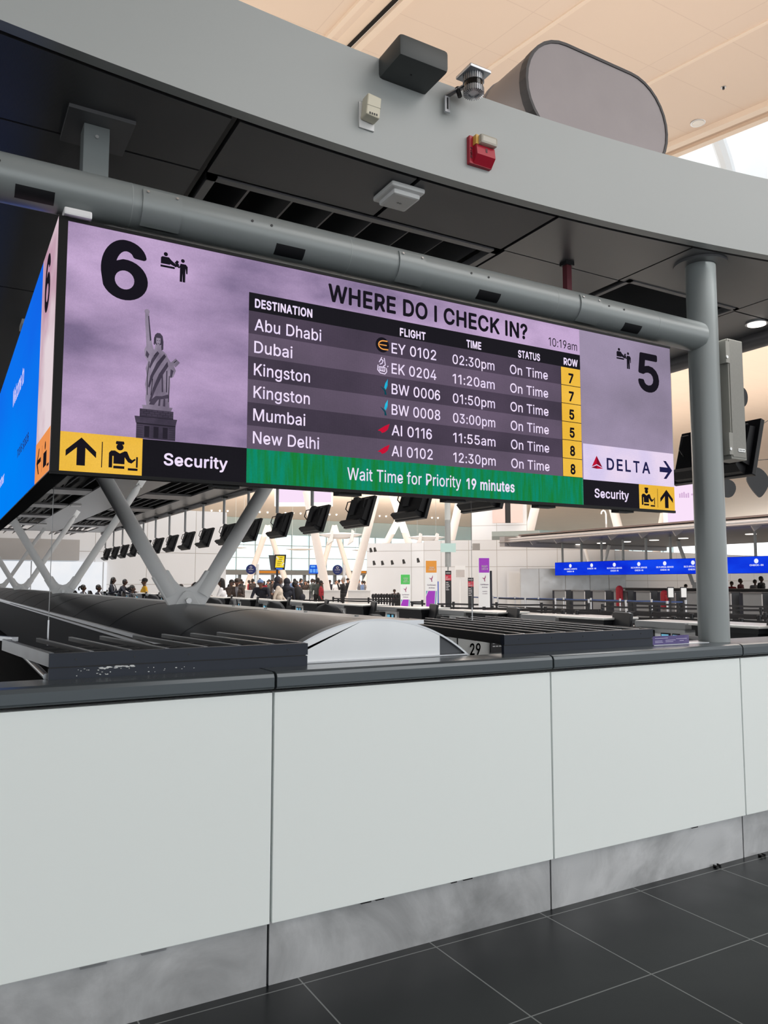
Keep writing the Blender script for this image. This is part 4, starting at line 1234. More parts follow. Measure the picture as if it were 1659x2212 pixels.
F0 = lambda x: fy(x)
th = thing('thermostat_sensor', 'cream wall sensor on a tilted white plate on the grey fascia', 'sensor', (1.69, fy(1.69), 3.83))
MB().rbox(1.652, 1.735, 3.148, 3.156, 3.765, 3.895, .003).build('back_plate', pm('white_plate', (224, 224, 224), .4, 0, .02), th)
c = MB().obox((1.70, 3.118, 3.853), (.074, .06, .108), Matrix.Rotation(.10, 3, 'Y')).build('housing', pm('cream_plastic', (212, 206, 186), .45, 0, .03), th, bevel=.006)
mb = MB()
for k in range(4):
    mb.box(1.675 + k * .012, 1.682 + k * .012, 3.0865, 3.089, 3.806, 3.816)
mb.build('vent_slot', BLACKP, c)
MB().box(1.663, 1.737, 3.0872, 3.0886, 3.848, 3.850).build('seam_line', pm('cream_shadow', (150, 145, 130), .6), c)

fa = thing('fire_strobe', 'red fire alarm strobe on the grey fascia', 'fire alarm', (2.36, fy(2.36), 3.83))
REDF = pm('alarm_red', (176, 30, 52), .35, 0, .04)
yb = fy(2.36)
MB().rbox(2.288, 2.43, yb - .022, yb + .005, 3.755, 3.905, .004).build('back_box', REDF, fa)
mb = MB()
mb.prism([(yb - .022, 3.758), (yb - .022, 3.85), (yb - .05, 3.85), (yb - .058, 3.795)], lambda u, w, d: (d, u, w), 2.312, 2.428)
mb.build('horn_cover', REDF, fa)
gl2 = bpy.data.materials.new('clear_lens')
gl2.use_nodes = True
g = gl2.node_tree.nodes['Principled BSDF']
g.inputs['Base Color'].default_value = lin((214, 210, 196))
g.inputs['Roughness'].default_value = .12
g.inputs['Transmission Weight'].default_value = .35
MB().rbox(2.325, 2.432, yb - .075, yb - .02, 3.852, 3.902, .012).build('strobe_lens', gl2, fa)
MB().box(2.31, 2.328, yb - .05, yb - .02, 3.852, 3.902).build('amber_block', pm('amber', (226, 178, 84), .4), fa)
mb = MB()
text(mb, 'FIRE', lambda u, v: (2.298 + .014 * 0 + (v), yb - .0235, 3.84 - u), 0, -.006, .06, .012, .02)
mb.build('lettering', pm('white_ink', (235, 235, 235), .5), fa)
mb = MB()
for k in range(4):
    disc(mb, lambda u, v: (u, yb - .0562, v), 2.372, 3.834 - k * .006, .007, 8, .002)
mb.build('horn_hole', BLACKP, fa)

sp = thing('box_speaker', 'dark grey box speaker on top of the fascia', 'speaker', (1.90, 3.05, 4.15))
R = Matrix.Rotation(.0, 3, 'Z')
mb = MB()
mb.rbox(1.765, 2.04, 2.955, 3.235, 4.055, 4.165, .02)
mb.build('cabinet', pm('speaker_grey', (66, 70, 71), .5, 0, .05, 5), sp, smooth=True)
MB().cyl((1.89, 3.06, 4.054), (1.89, 3.06, 4.051), .004, n=8).build('screw', BLACKP, sp)
MB().box(1.85, 1.92, 3.20, 3.24, 4.08, 4.16).build('bracket', BLACK, sp)

ld = thing('lidar_sensor', 'finned silver sensor drum on a slotted bracket at the fascia top', 'sensor', (2.28, 3.05, 4.15))
mb = MB()
mb.box(2.135, 2.165, 3.128, 3.140, 3.985, 4.075)
mb.build('bracket_tab', SILVER, ld)
MB().box(2.145, 2.153, 3.126, 3.129, 4.00, 4.06).build('slot', BLACKP, ld)
mb = MB()
mb.add([(2.135, 3.128, 4.075), (2.165, 3.128, 4.075), (2.26, 3.06, 4.135), (2.235, 3.05, 4.135), (2.135, 3.128, 4.068), (2.165, 3.128, 4.068), (2.26, 3.06, 4.128), (2.235, 3.05, 4.128)], [(0, 1, 2, 3), (7, 6, 5, 4), (0, 4, 5, 1), (1, 5, 6, 2), (2, 6, 7, 3), (3, 7, 4, 0)])
mb.build('bracket_arm', SILVER, ld)
MB().rbox(2.180, 2.310, 2.97, 3.10, 4.150, 4.168, .006).build('top_plate', SILVER, ld)
LX, LY = 2.245, 3.035
mb = MB()
for k in range(28):
    t = 2 * PI * k / 28
    mb.obox((LX + .046 * math.cos(t), LY + .046 * math.sin(t), 4.135), (.016, .004, .04), Matrix.Rotation(t, 3, 'Z'))
mb.cyl((LX, LY, 4.115), (LX, LY, 4.155), .046, n=24)
mb.build('upper_fins', SILVER, ld)
MB().cyl((LX, LY, 4.090), (LX, LY, 4.118), .048, n=28).build('scan_window', pm('gloss_black', (12, 12, 14), .1), ld, smooth=True)
mb = MB()
mb.cyl((LX, LY, 4.062), (LX, LY, 4.092), .044, n=24)
for k in range(28):
    t = 2 * PI * k / 28
    mb.obox((LX + .040 * math.cos(t), LY + .040 * math.sin(t), 4.07), (.026, .0035, .03), Matrix.Rotation(t, 3, 'Z'))
mb.build('lower_fins', SILVER, ld)
MB().cyl((2.20, 3.09, 4.06), (2.19, 3.10, 4.11), .012, n=10).build('cable_plug', BLACKP, ld)

# ---- oval duct lying on the canopy roof
du = thing('oval_duct', 'large grey oval ventilation duct on the canopy roof', 'duct', (3.5, 3.4, 4.3))
DUCT = pm('duct_zinc', (148, 141, 140), .55, .35, .06, 4)
x0d, x1d, z0d, z1d = 2.86, 4.05, 4.22, 4.86
rad = (z1d - z0d) / 2


def stad(k=0.0):
    pts = []
    for i in range(17):
        t = PI / 2 + PI * i / 16
        pts.append((x0d + rad + (rad + k) * math.cos(t), z0d + rad + (rad + k) * math.sin(t)))
    for i in range(17):
        t = -PI / 2 + PI * i / 16
        pts.append((x1d - rad + (rad + k) * math.cos(t), z0d + rad + (rad + k) * math.sin(t)))
    return pts


YD = 3.36
MB().prism(stad(), lambda u, w, d: (u, d, w), YD + .01, 10.5).build('duct_body', DUCT, du, smooth=True)
MB().prism(stad(-.004), lambda u, w, d: (u, d, w), YD - .006, YD + .012).build('end_cap', pm('cap_zinc', (156, 149, 151), .6, .3, .08, 5), du)
rim = pm('seal_grey', (78, 76, 78), .6, 0, .2, 20)
MB().prism(stad(.006) + [stad(.006)[0]] + [stad(-.012)[0]] + stad(-.012)[::-1], lambda u, w, d: (u, d, w), YD - .012, YD + .05).build('flange_seal', rim, du)
for k in range(6):
    y = YD + .42 + k * .5
    MB().prism(stad(.008), lambda u, w, d: (u, d, w), y, y + .014).build('spiral_seam', DUCT, du, smooth=True)
for x in (3.1, 3.8):
    MB().box(x, x + .08, 4.0, 4.3, 4.1, 4.25).build('saddle', BLACK, du)

# ---- lights and small things in ceilings
def downlight(label, x, y, z, r, lit):
    t = thing('downlight', label, 'ceiling light', (x, y, z))
    MB().lathe([(r * .8, 0), (r, 0), (r, .02), (r * .8, .02)], (x, y, z - .015), 24).build('ring', SILVER, t, smooth=True)
    MB().cyl((x, y, z - .022), (x, y, z - .014), r * .8, n=24).build('lens', lit, t)
    return t


LIT = em('lamp_white', (255, 246, 236), 3.0)
downlight('bright round downlight in the soffit right of the post', 5.56, 3.80, 3.655, .085, LIT)
downlight('dark round fitting in the soffit left of the board', .22, 4.45, 3.655, .07, BLACKP)
t = downlight('silver round downlight in the beige ceiling, right of the duct', 11.47, 8.81, 9.80, .13, pm('lens_white', (240, 236, 228), .3))
t = thing('ceiling_sprinkler', 'tiny dark sprinkler dot in the beige ceiling', 'sprinkler', (10.79, 7.78, 9.63))
MB().cyl((10.79, 7.78, 9.655), (10.79, 7.78, 9.61), .018, n=10).build('nozzle', BLACKP, t)
MB().cyl((10.79, 7.78, 9.65), (10.79, 7.78, 9.64), .04, n=14).build('rosette', SILVER, t)
# column loudspeaker on the post
cs = thing('column_loudspeaker', 'tall narrow grey loudspeaker bolted to the side of the round post', 'loudspeaker', (4.42, 3.22, 2.4))
GSP = pm('speaker_taupe', (139, 138, 132), .42, .1, .05, 5)
MB().rbox(4.315, 4.465, 3.16, 3.29, 2.375, 3.155, .006).build('cabinet', GSP, cs)
mb = MB()
mb.box(4.325, 4.455, 3.155, 3.161, 2.39, 3.145)
mb.build('grille', pm('grille_taupe', (128, 127, 122), .5, .2, .1, 60), cs)
for z in (2.40, 2.99):
    MB().box(4.285, 4.32, 3.15, 3.20, z, z + .14).build('bracket', GSP, cs)
    MB().cyl((4.29, 3.149, z + .035), (4.29, 3.143, z + .035), .01, n=10).build('bolt', SCR, cs)
nb = MB().box(4.372, 4.438, 3.150, 3.155, 2.425, 2.445).build('name_badge', pm('badge_silver', (226, 226, 226), .3, .5), cs)
mb = MB()
text(mb, 'BOSCH', lambda u, v: (u, 3.1495, v), 4.379, 2.4305, .034, .009, .02)
disc(mb, lambda u, v: (u, 3.1495, v), 4.425, 2.435, .006, 12)
mb.build('lettering', pm('badge_ink', (90, 90, 92), .5), nb)
# tension wires from the board down to the vent boxes
for lab, x, y in (('thin vertical steel wire at the left, landing on the vent box', .47, 4.08), ('thin vertical steel wire hanging right of the hood, below the green band', None, 4.6)):
    if x is None:
        x = at(1020, 1330, y=y).x
    t = thing('tension_wire', lab, 'wire', (x, y, 1.335))
    MB().cyl((x, y, 1.30), (x, y, 3.655), .0018, n=6).build('wire', pm('wire_grey', (150, 152, 154), .4, .5), t)
    MB().cyl((x, y, 1.30), (x, y, 1.42), .0042, n=8).build('turnbuckle', SILVER, t)
# ================================================================== DISPLAY BOARD
bd = thing('led_display_board', 'large corner LED board listing check-in flights, hung from the canopy above the counter', 'display board', (2.1, 3.25, 2.03))
EDGE = pm('board_edge_black', (14, 14, 16), .5, 0, .1, 8, 0, .2)
ZB, ZT, XL, XR = 2.027, 3.021, .384, 3.824
mb = MB()
mb.box(.352, XR, 3.203, 3.31, ZB - .004, ZT + .004)
mb.box(.352, .43, 3.30, 9.0, ZB - .004, ZT + .02)
mb.box(.352, XL, 3.192, 3.21, ZB - .006, ZT + .014)
mb.box(.352, XR, 3.194, 3.21, ZT, ZT + .012)
mb.box(.352, XR, 3.194, 3.21, ZB - .014, ZB)
mb.build('cabinet', EDGE, bd)
for x in (1.0, 1.6, 2.2, 2.8, 3.4):
    MB().box(x, x + .12, 3.24, 3.30, ZB - .022, ZB - .004).build('underside_bracket', BLACKP, bd)
tl = MB().rbox(.365, .47, 3.17, 3.24, ZT + .014, ZT + .045, .008).build('corner_sensor_cover', pm('white_cover', (232, 232, 234), .35, 0, .02), bd)


def P(k):
    return lambda u, v: (u, 3.2 - .0006 * k, v)


E_BLK = led('led_black', (26, 25, 30), (32, 30, 36), .10)
E_INK = led('led_ink', (27, 24, 32), (24, 22, 30), .05)
E_SKY = led('led_lilac_sky', (126, 110, 144), (202, 174, 214), .15, 1.3, 1, (1, 1, 2.2), .36, .62)
E_SKY2 = led('led_grey_lilac', (132, 122, 142), (176, 160, 190), .12, .8, 1, (1, 1, 1.5), .35, .7)
E_ROWA = led('led_row_dark', (62, 55, 68), (84, 72, 90), .14, 1.4)
E_ROWB = led('led_row_light', (88, 78, 94), (112, 96, 118), .14, 1.4)
E_GRN = led('led_green', (26, 128, 58), (16, 140, 112), .2, 8, 1, (6, 1, .6))
E_YEL = led('led_yellow', (236, 184, 62), (244, 194, 78), .14, 3)
E_WHT = led('led_white', (244, 228, 250), (230, 216, 246), .05, 30)
E_PALE = led('led_pale_lilac', (214, 202, 236), (232, 214, 238), .12, 5)
E_NAVY = led('led_navy', (34, 34, 76), None, .05)
E_RED = led('led_red', (200, 22, 56), (184, 18, 50), .08)
E_DRED = led('led_dark_red', (128, 18, 44), None, .08)
E_ORG = led('led_orange', (238, 150, 66), (240, 166, 84), .05)
E_TEAL = led('led_teal', (20, 150, 190), (40, 190, 226), .08, 30)
E_DTEAL = led('led_dark_teal', (14, 70, 84), None, .08)

mb = MB()
rect(mb, P(0), XL, XR, ZB, ZT)
sky = mb.build('picture_panel', E_SKY, bd)
mb = MB()
rect(mb, P(1), 3.086, XR, 2.37, ZT)
rect(mb, P(1), 3.084, 3.086, 2.03, ZT)
mb.build('sky_panel', E_SKY2, bd)

# gate numbers
mb = MB()
text(mb, '6', P(3), .512, 2.752, .186, .226, .035, res=8)
mb.build('gate_number', E_INK, bd)
mb = MB()
text(mb, '5', P(3), 3.543, 2.737, .178, .216, .035, res=8)
mb.build('gate_number', E_INK, bd)


def checkin_pictogram(x0, z0, w, h):
    """clerk behind a desk handing a paper to a standing traveller"""
    f = lambda u, v: (x0 + u * w, 3.2 - .0018, z0 + v * h)
    r = w / h
    m = MB()
    disc(m, f, .20, .93, .075, 14, .075 * r)
    poly(m, f, [(.03, .55), (.03, .78), (.08, .83), (.32, .83), (.40, .74), (.56, .62), (.66, .66), (.70, .60), (.57, .50), (.36, .58), (.36, .55)])
    rect(m, f, .02, .50, .42, .50)
    disc(m, f, .50, .46, .04, 10, .04)
    poly(m, f, [(.52, .66), (.60, .78), (.68, .74), (.62, .60)])
    disc(m, f, .82, .80, .07, 14, .07 * r)
    poly(m, f, [(.52, .58), (.56, .63), (.70, .56), (.74, .68), (.93, .68), (1.0, .60), (1.0, .32), (.95, .32), (.93, .52), (.92, .36), (.92, -.02), (.83, -.02), (.82, .30), (.81, -.02), (.72, -.02), (.72, .52), (.68, .49)])
    return m


checkin_pictogram(.745, 2.862, .116, .112).build('check_in_pictogram', E_INK, bd)
checkin_pictogram(3.368, 2.848, .118, .112).build('check_in_pictogram', E_INK, bd)

# robed statue on a pedestal
E_ST1 = led('led_statue_light', (150, 138, 158), (112, 102, 120), .12, 14, 1, (1, 1, .6))
E_ST2 = led('led_statue_dark', (74, 66, 82), (58, 52, 66), .12, 12)
E_ST3 = led('led_statue_deep', (40, 36, 46), None, .08)
mb = MB()
sf = P(2)
s3, s4 = P(3), P(4)
# robe, raised arm with loose sleeve, bent arm with tablet
mb.cur = 0
poly(mb, sf, [(.6905, 2.702), (.7065, 2.702), (.711, 2.655), (.719, 2.600), (.724, 2.566), (.712, 2.548), (.700, 2.552), (.697, 2.60), (.692, 2.66)])
poly(mb, sf, [(.700, 2.566), (.722, 2.576), (.732, 2.545), (.728, 2.520), (.708, 2.498), (.694, 2.520), (.692, 2.548)])
disc(mb, sf, .6985, 2.708, .0105, 14)
poly(mb, sf, [(.712, 2.560), (.735, 2.552), (.765, 2.553), (.782, 2.540), (.791, 2.515), (.797, 2.470), (.800, 2.415), (.797, 2.370), (.799, 2.318),
              (.706, 2.318), (.701, 2.345), (.703, 2.375), (.698, 2.405), (.704, 2.440), (.699, 2.470), (.707, 2.50), (.704, 2.53)])
poly(mb, sf, [(.778, 2.540), (.795, 2.515), (.812, 2.498), (.822, 2.476), (.812, 2.448), (.800, 2.440), (.792, 2.47), (.788, 2.50)])
poly(mb, sf, [(.800, 2.508), (.820, 2.528), (.838, 2.512), (.820, 2.490)])
poly(mb, sf, [(.736, 2.575), (.758, 2.575), (.762, 2.550), (.732, 2.550)])
mb.cur = 1
disc(mb, sf, .747, 2.596, .0185, 20, .024)
poly(mb, sf, [(.729, 2.597), (.733, 2.616), (.742, 2.625), (.754, 2.625), (.764, 2.614), (.768, 2.590), (.768, 2.558), (.760, 2.552), (.758, 2.590), (.735, 2.592), (.733, 2.572), (.728, 2.575)])
# dark folds of the cloth
for pts in ([(.744, 2.548), (.722, 2.512), (.712, 2.478), (.716, 2.470), (.732, 2.505), (.752, 2.540)],
            [(.772, 2.540), (.742, 2.498), (.718, 2.440), (.710, 2.395), (.716, 2.392), (.732, 2.445), (.760, 2.498), (.780, 2.530)],
            [(.786, 2.510), (.752, 2.452), (.730, 2.392), (.716, 2.335), (.722, 2.333), (.744, 2.395), (.768, 2.450), (.790, 2.490)],
            [(.792, 2.372), (.768, 2.362), (.742, 2.360), (.726, 2.345), (.716, 2.322), (.736, 2.322), (.752, 2.346), (.794, 2.356)],
            [(.756, 2.350), (.762, 2.350), (.761, 2.320), (.752, 2.320)], [(.774, 2.352), (.781, 2.352), (.782, 2.320), (.772, 2.320)],
            [(.762, 2.470), (.768, 2.474), (.772, 2.380), (.766, 2.378)], [(.782, 2.470), (.787, 2.472), (.788, 2.380), (.783, 2.380)],
            [(.800, 2.480), (.812, 2.474), (.806, 2.446), (.798, 2.444)], [(.703, 2.690), (.707, 2.690), (.718, 2.590), (.713, 2.585)],
            [(.700, 2.545), (.712, 2.530), (.706, 2.512), (.697, 2.524)]):
    poly(mb, s3, pts)
mb.cur = 0
poly(mb, s3, [(.738, 2.604), (.756, 2.604), (.756, 2.584), (.749, 2.572), (.744, 2.572), (.738, 2.584)])
mb.cur = 2
for x in (.743, .7515):
    disc(mb, s4, x, 2.593, .0022, 8, .0014)
stroke(mb, s4, [(.743, 2.580), (.751, 2.580)], .002)
stroke(mb, s4, [(.812, 2.508), (.824, 2.520)], .003)
for pts in ([(.712, 2.50), (.706, 2.44), (.708, 2.36)], [(.728, 2.43), (.722, 2.36)], [(.740, 2.54), (.730, 2.524)], [(.795, 2.45), (.794, 2.34)]):
    stroke(mb, s4, pts, .0028)
# stepped stone base
mb.cur = 0
poly(mb, sf, [(.688, 2.318), (.812, 2.318), (.806, 2.302), (.692, 2.302)])
mb.cur = 1
poly(mb, sf, [(.680, 2.302), (.816, 2.302), (.816, 2.268), (.680, 2.268)])
poly(mb, sf, [(.660, 2.270), (.832, 2.270), (.826, 2.242), (.666, 2.242)])
poly(mb, sf, [(.668, 2.244), (.826, 2.244), (.826, 2.18), (.668, 2.18)])
mb.cur = 2
for x in (.700, .737, .774):
    rect(mb, s3, x, x + .020, 2.186, 2.232)
rect(mb, s3, .668, .826, 2.238, 2.243)
rect(mb, s3, .680, .816, 2.268, 2.271)
for r_ in range(3):
    for k in range(6):
        x = .684 + .022 * k + (.011 if r_ % 2 else 0)
        rect(mb, s3, x, x + .0016, 2.275 + r_ * .009, 2.282 + r_ * .009)
    rect(mb, s3, .681, .815, 2.2735 + r_ * .009, 2.2747 + r_ * .009)
for r_ in range(6):
    for x0, x1 in ((.670, .694), (.800, .824)):
        rect(mb, s3, x0, x1, 2.186 + r_ * .009, 2.1872 + r_ * .009)
mb.build('statue_picture', [E_ST1, E_ST2, E_ST3], bd)

# headline and clock
mb = MB()
text(mb, 'WHERE DO I CHECK IN?', P(3), 1.519, 2.905, 1.188, .078, .04)
mb.build('headline_lettering', E_INK, bd)
mb = MB()
text(mb, '10:19am', P(3), 2.856, 2.894, .208, .046, .004)
mb.build('clock_lettering', E_INK, bd)

# flight table
mb = MB()
rect(mb, P(1), 1.135, 3.085, 2.79, 2.873)
tb = mb.build('flight_table', E_BLK, bd)
RZ = [2.79 - .1022 * i for i in range(7)]
for i in range(6):
    mb = MB()
    rect(mb, P(1), 1.135, 2.94, RZ[i + 1], RZ[i])
    mb.build('row_band', E_ROWA if i % 2 == 0 else E_ROWB, tb)
    mb = MB()
    rect(mb, P(2), 2.942, 3.083, RZ[i + 1] + .0018, RZ[i] - .0018)
    c = mb.build('row_number_cell', E_YEL, tb)
mb = MB()
rect(mb, P(1), 2.94, 3.085, RZ[6], RZ[0])
mb.build('cell_backing', E_BLK, tb)
mb = MB()
for s_, x, w, z in (('DESTINATION', 1.162, .277, 2.809), ('FLIGHT', 1.906, .149, 2.799), ('TIME', 2.303, .094, 2.802), ('STATUS', 2.640, .152, 2.798), ('ROW', 2.962, .104, 2.803)):
    mb = MB()
    text(mb, s_, P(3), x, z, w, .037, .045)
    mb.build('header_lettering', E_WHT, tb)
ROWS = [('Abu Dhabi', .323, 'EY 0102', .258, '02:30pm', '7'), ('Dubai', .181, 'EK 0204', .258, '11:20am', '7'), ('Kingston', .268, 'BW 0006', .28, '01:50pm', '5'),
        ('Kingston', .268, 'BW 0008', .28, '03:00pm', '5'), ('Mumbai', .247, 'AI 0116', .230, '11:55am', '8'), ('New Delhi', .316, 'AI 0102', .234, '12:30pm', '8')]
for i, (d_, dw, fl, fw_, tm, rw) in enumerate(ROWS):
    z = 2.705 - .1006 * i
    mb = MB()
    text(mb, d_, P(3), 1.162, z, dw, .052, .012)
    mb.build('destination_lettering', E_WHT, tb)
    mb = MB()
    text(mb, fl, P(3), 1.859, z, fw_, .050, .012)
    mb.build('flight_lettering', E_WHT, tb)
    mb = MB()
    text(mb, tm, P(3), 2.216, z - .002, .265, .048, .010)
    mb.build('time_lettering', E_WHT, tb)
    mb = MB()
    text(mb, 'On Time', P(3), 2.583, z - .004, .262, .049, .010)
    mb.build('status_lettering', E_WHT, tb)
    mb = MB()
    text(mb, rw, P(4), 3.013, 2.704 - .1018 * i, .037, .051, .05, center=True)
    mb.build('row_number', E_INK, tb)

# airline marks
zc_ = [2.739 - .1008 * i for i in range(6)]
mb = MB()
disc(mb, P(3), 1.808, zc_[0] - .002, .037, 28)
lg = mb.build('airline_mark', E_INK, tb)
mb = MB()
z = zc_[0]
f4 = P(4)
cv = [(1.815 + .001 + .029 * math.cos(a) * (1 if True else 1), z - .002 + .021 * math.sin(a)) for a in [math.radians(80 + 200 * k / 14) for k in range(15)]]
stroke(mb, f4, [(1.836, z + .019)] + cv[1:] + [(1.840, z - .022)], .006)
stroke(mb, f4, [(1.792, z - .002), (1.832, z - .002)], .005)
mb.build('letter_mark', E_ORG, lg)
mb = MB()
z = zc_[1] - .008
for pts in ([(1.790, z + .020), (1.800, z + .036), (1.812, z + .030), (1.806, z + .016), (1.794, z + .010)], [(1.818, z + .044), (1.824, z + .010), (1.812, z + .002)],
            [(1.784, z + .006), (1.782, z - .018), (1.796, z - .032), (1.822, z - .034), (1.832, z - .022), (1.830, z - .004)],
            [(1.790, z - .002), (1.822, z - .002), (1.820, z - .022), (1.792, z - .020), (1.790, z - .002)], [(1.800, z - .004), (1.800, z - .020)], [(1.811, z - .004), (1.811, z - .020)],
            [(1.836, z + .002), (1.840, z + .008)], [(1.800, z + .036), (1.805, z + .046)]):
    stroke(mb, P(3), pts, .0045)
mb.build('airline_mark', E_WHT, tb)
for i in (2, 3):
    z = zc_[i] - .004
    mb = MB()
    mb.cur = 0
    poly(mb, P(3), [(1.838, z + .040), (1.836, z + .006), (1.827, z - .014), (1.818, z - .004), (1.824, z + .018)])
    mb.cur = 1
    poly(mb, P(3), [(1.795, z + .002), (1.812, z - .006), (1.826, z - .018), (1.832, z - .038), (1.820, z - .038), (1.819, z - .022)])
    mb.build('airline_mark', [E_TEAL, E_DTEAL], tb)
for i in (4, 5):
    z = zc_[i] - .004
    mb = MB()
    poly(mb, P(3), [(1.848, z + .024), (1.838, z - .004), (1.822, z - .018), (1.806, z - .024), (1.798, z - .016), (1.782, z - .014), (1.800, z - .002), (1.822, z + .012)])
    mb.build('airline_mark', E_RED, tb)

# waiting-time band
mb = MB()
rect(mb, P(1), 1.135, 3.088, ZB, 2.177)
gb = mb.build('wait_time_band', E_GRN, bd)
mb = MB()
text(mb, 'Wait Time for Priority', P(3), 1.622, 2.073, .640, .056, .010)
mb.build('lettering', E_WHT, gb)
mb = MB()
text(mb, '19 minutes', P(3), 2.295, 2.070, .308, .052, .035)
mb.build('lettering', E_WHT, gb)


def officer(m, x0, z0, w, h, k=3, flip=False):
    q = lambda u: 1 - u if flip else u
    f = lambda u, v: (x0 + q(u) * w, 3.2 - .0006 * k, z0 + v * h)
    for pts in ([(.22, .93), (.24, 1.0), (.50, 1.0), (.52, .93), (.50, .89), (.24, .89)],
                [(.0, .08), (.0, .58), (.07, .66), (.20, .67), (.37, .58), (.54, .67), (.62, .66), (.72, .44), (.80, .38), (.90, .44), (.93, .40), (.78, .26), (.66, .30), (.54, .46), (.54, .22), (.16, .22), (.16, .48), (.12, .48), (.12, .08)]):
        poly(m, f, pts)
    disc(m, f, .37, .80, .125, 16, .115)
    rect(m, f, .16, .54, .06, .15)
    rect(m, f, .66, 1.0, .02, .10)
    rect(m, f, .94, 1.0, .13, .50)


def arrow(m, cx, z0, w, h, k=3, ang=0.0):
    c, s_ = math.cos(ang), math.sin(ang)
    zc0 = z0 + h / 2

    def f(u, v):
        a, b = u * w, (v - .5) * h
        return (cx + a * c - b * s_, 3.2 - .0006 * k, zc0 + a * s_ + b * c)
    poly(m, f, [(0, 1), (.5, .52), (.5, .30), (.14, .64), (.14, 0), (-.14, 0), (-.14, .64), (-.5, .30), (-.5, .52)])


# security signs
mb = MB()
rect(mb, P(1), XL, .695, ZB, 2.181)
sy = mb.build('security_arrow_sign', E_YEL, bd)
mb = MB()
arrow(mb, .462, 2.052, .112, .110)
rect(mb, P(3), .538, .5415, 2.05, 2.152)
officer(mb, .566, 2.043, .112, .117)
mb.build('pictogram', E_INK, sy)
mb = MB()
rect(mb, P(1), .695, 1.136, ZB, 2.178)
sk = mb.build('security_sign', E_BLK, bd)
mb = MB()
text(mb, 'Security', P(3), .781, 2.079, .270, .047, .03)
mb.build('lettering', E_WHT, sk)
mb = MB()
rect(mb, P(1), 3.088, 3.524, ZB, 2.170)
sk = mb.build('security_sign', E_BLK, bd)
mb = MB()
text(mb, 'Security', P(3), 3.171, 2.074, .268, .048, .028)
mb.build('lettering', E_WHT, sk)
mb = MB()
rect(mb, P(1), 3.524, XR, ZB, 2.171)
sy = mb.build('security_arrow_sign', E_YEL, bd)
mb = MB()
officer(mb, 3.543, 2.041, .110, .112)
rect(mb, P(3), 3.675, 3.678, 2.04, 2.152)
arrow(mb, 3.753, 2.040, .108, .110)
mb.build('pictogram', E_INK, sy)

# airline banner with red triangle mark
mb = MB()
rect(mb, P(2), 3.092, XR, 2.170, 2.372)
ab = mb.build('airline_banner', E_PALE, bd)
mb = MB()
mb.cur = 0
poly(mb, P(3), [(3.193, 2.310), (3.193, 2.262), (3.155, 2.246)])
mb.cur = 1
poly(mb, P(3), [(3.193, 2.310), (3.236, 2.246), (3.193, 2.262)])
poly(mb, P(3), [(3.151, 2.240), (3.193, 2.256), (3.193, 2.236)])
mb.cur = 0
poly(mb, P(3), [(3.241, 2.240), (3.193, 2.256), (3.193, 2.236)])
mb.build('triangle_mark', [E_RED, E_DRED], ab)
mb = MB()
xx = 3.270
for ch, w in (('D', .058), ('E', .048), ('L', .044), ('T', .052), ('A', .066)):
    text(mb, ch, P(3), xx, 2.238, w, .064, .03)
    xx += w + .0205
arrow(mb, 3.755, 2.215, .108, .108, 3, -PI / 2)
mb.build('lettering', E_NAVY, ab)

# side face of the board along the canopy
xs_ = .3505
SF = lambda k: (lambda u, v: (xs_ - .0006 * k, u, v))
E_BLUE = led('led_blue', (18, 104, 236), (0, 132, 250), .06, .5, 1.0, (1, .4, 1))
mb = MB()
rect(mb, SF(0), 3.205, 3.72, ZB, ZT + .015)
E_SIDE = led('led_side_sky', (190, 146, 168), (230, 214, 220), .06, 1.6, 1, (1, 1, 1.4), .35, .6)
mb.build('side_picture_panel', E_SIDE, bd)
mb = MB()
rect(mb, SF(0), 3.72, 9.0, ZB, ZT + .015)
sb = mb.build('side_blue_panel', E_BLUE, bd)
mb = MB()
text(mb, '6', lambda u, v: (xs_ - .0012, 3.60 - u, v), 0, 2.752, .19, .225, .035)
mb.build('gate_number', E_INK, bd)
E_SORG = led('led_side_orange', (240, 150, 84), None, .06)
mb = MB()
rect(mb, SF(1), 3.205, 3.72, ZB, 2.20)
so = mb.build('side_arrow_sign', E_SORG, bd)
mb = MB()
sfn = lambda u, v: (xs_ - .0012, 3.66 - u, v)
poly(mb, sfn, [(0, 2.11), (.07, 2.165), (.10, 2.165), (.05, 2.12), (.16, 2.12), (.16, 2.10), (.05, 2.10), (.10, 2.055), (.07, 2.055)])
for pts in ([(.25, 2.06), (.25, 2.12), (.36, 2.12), (.36, 2.06)], [(.38, 2.05), (.38, 2.06), (.44, 2.06), (.44, 2.05)]):
    poly(mb, sfn, pts)
disc(mb, sfn, .305, 2.145, .018, 12)
rect(mb, sfn, .20, .205, 2.05, 2.16)
mb.build('pictogram', E_INK, so)
E_PNK = led('led_pink_white', (226, 214, 250), None, .05)
mb = MB()
text(mb, 'Welcome to', lambda u, v: (xs_ - .0012, 5.2 - u, v), 0, 2.66, .72, .10, .03)
mb.build('lettering', E_PNK, sb)
mb = MB()
text(mb, 'Partner', lambda u, v: (xs_ - .0012, 6.2 - u, v), 0, 2.26, .52, .07, .03)
mb.build('lettering', E_PNK, sb)
mb = MB()
text(mb, 'make space', lambda u, v: (xs_ - .0012, 4.70 - u, v), 0, 2.28, .62, .06, .01)
mb.build('lettering', E_NAVY, sb)
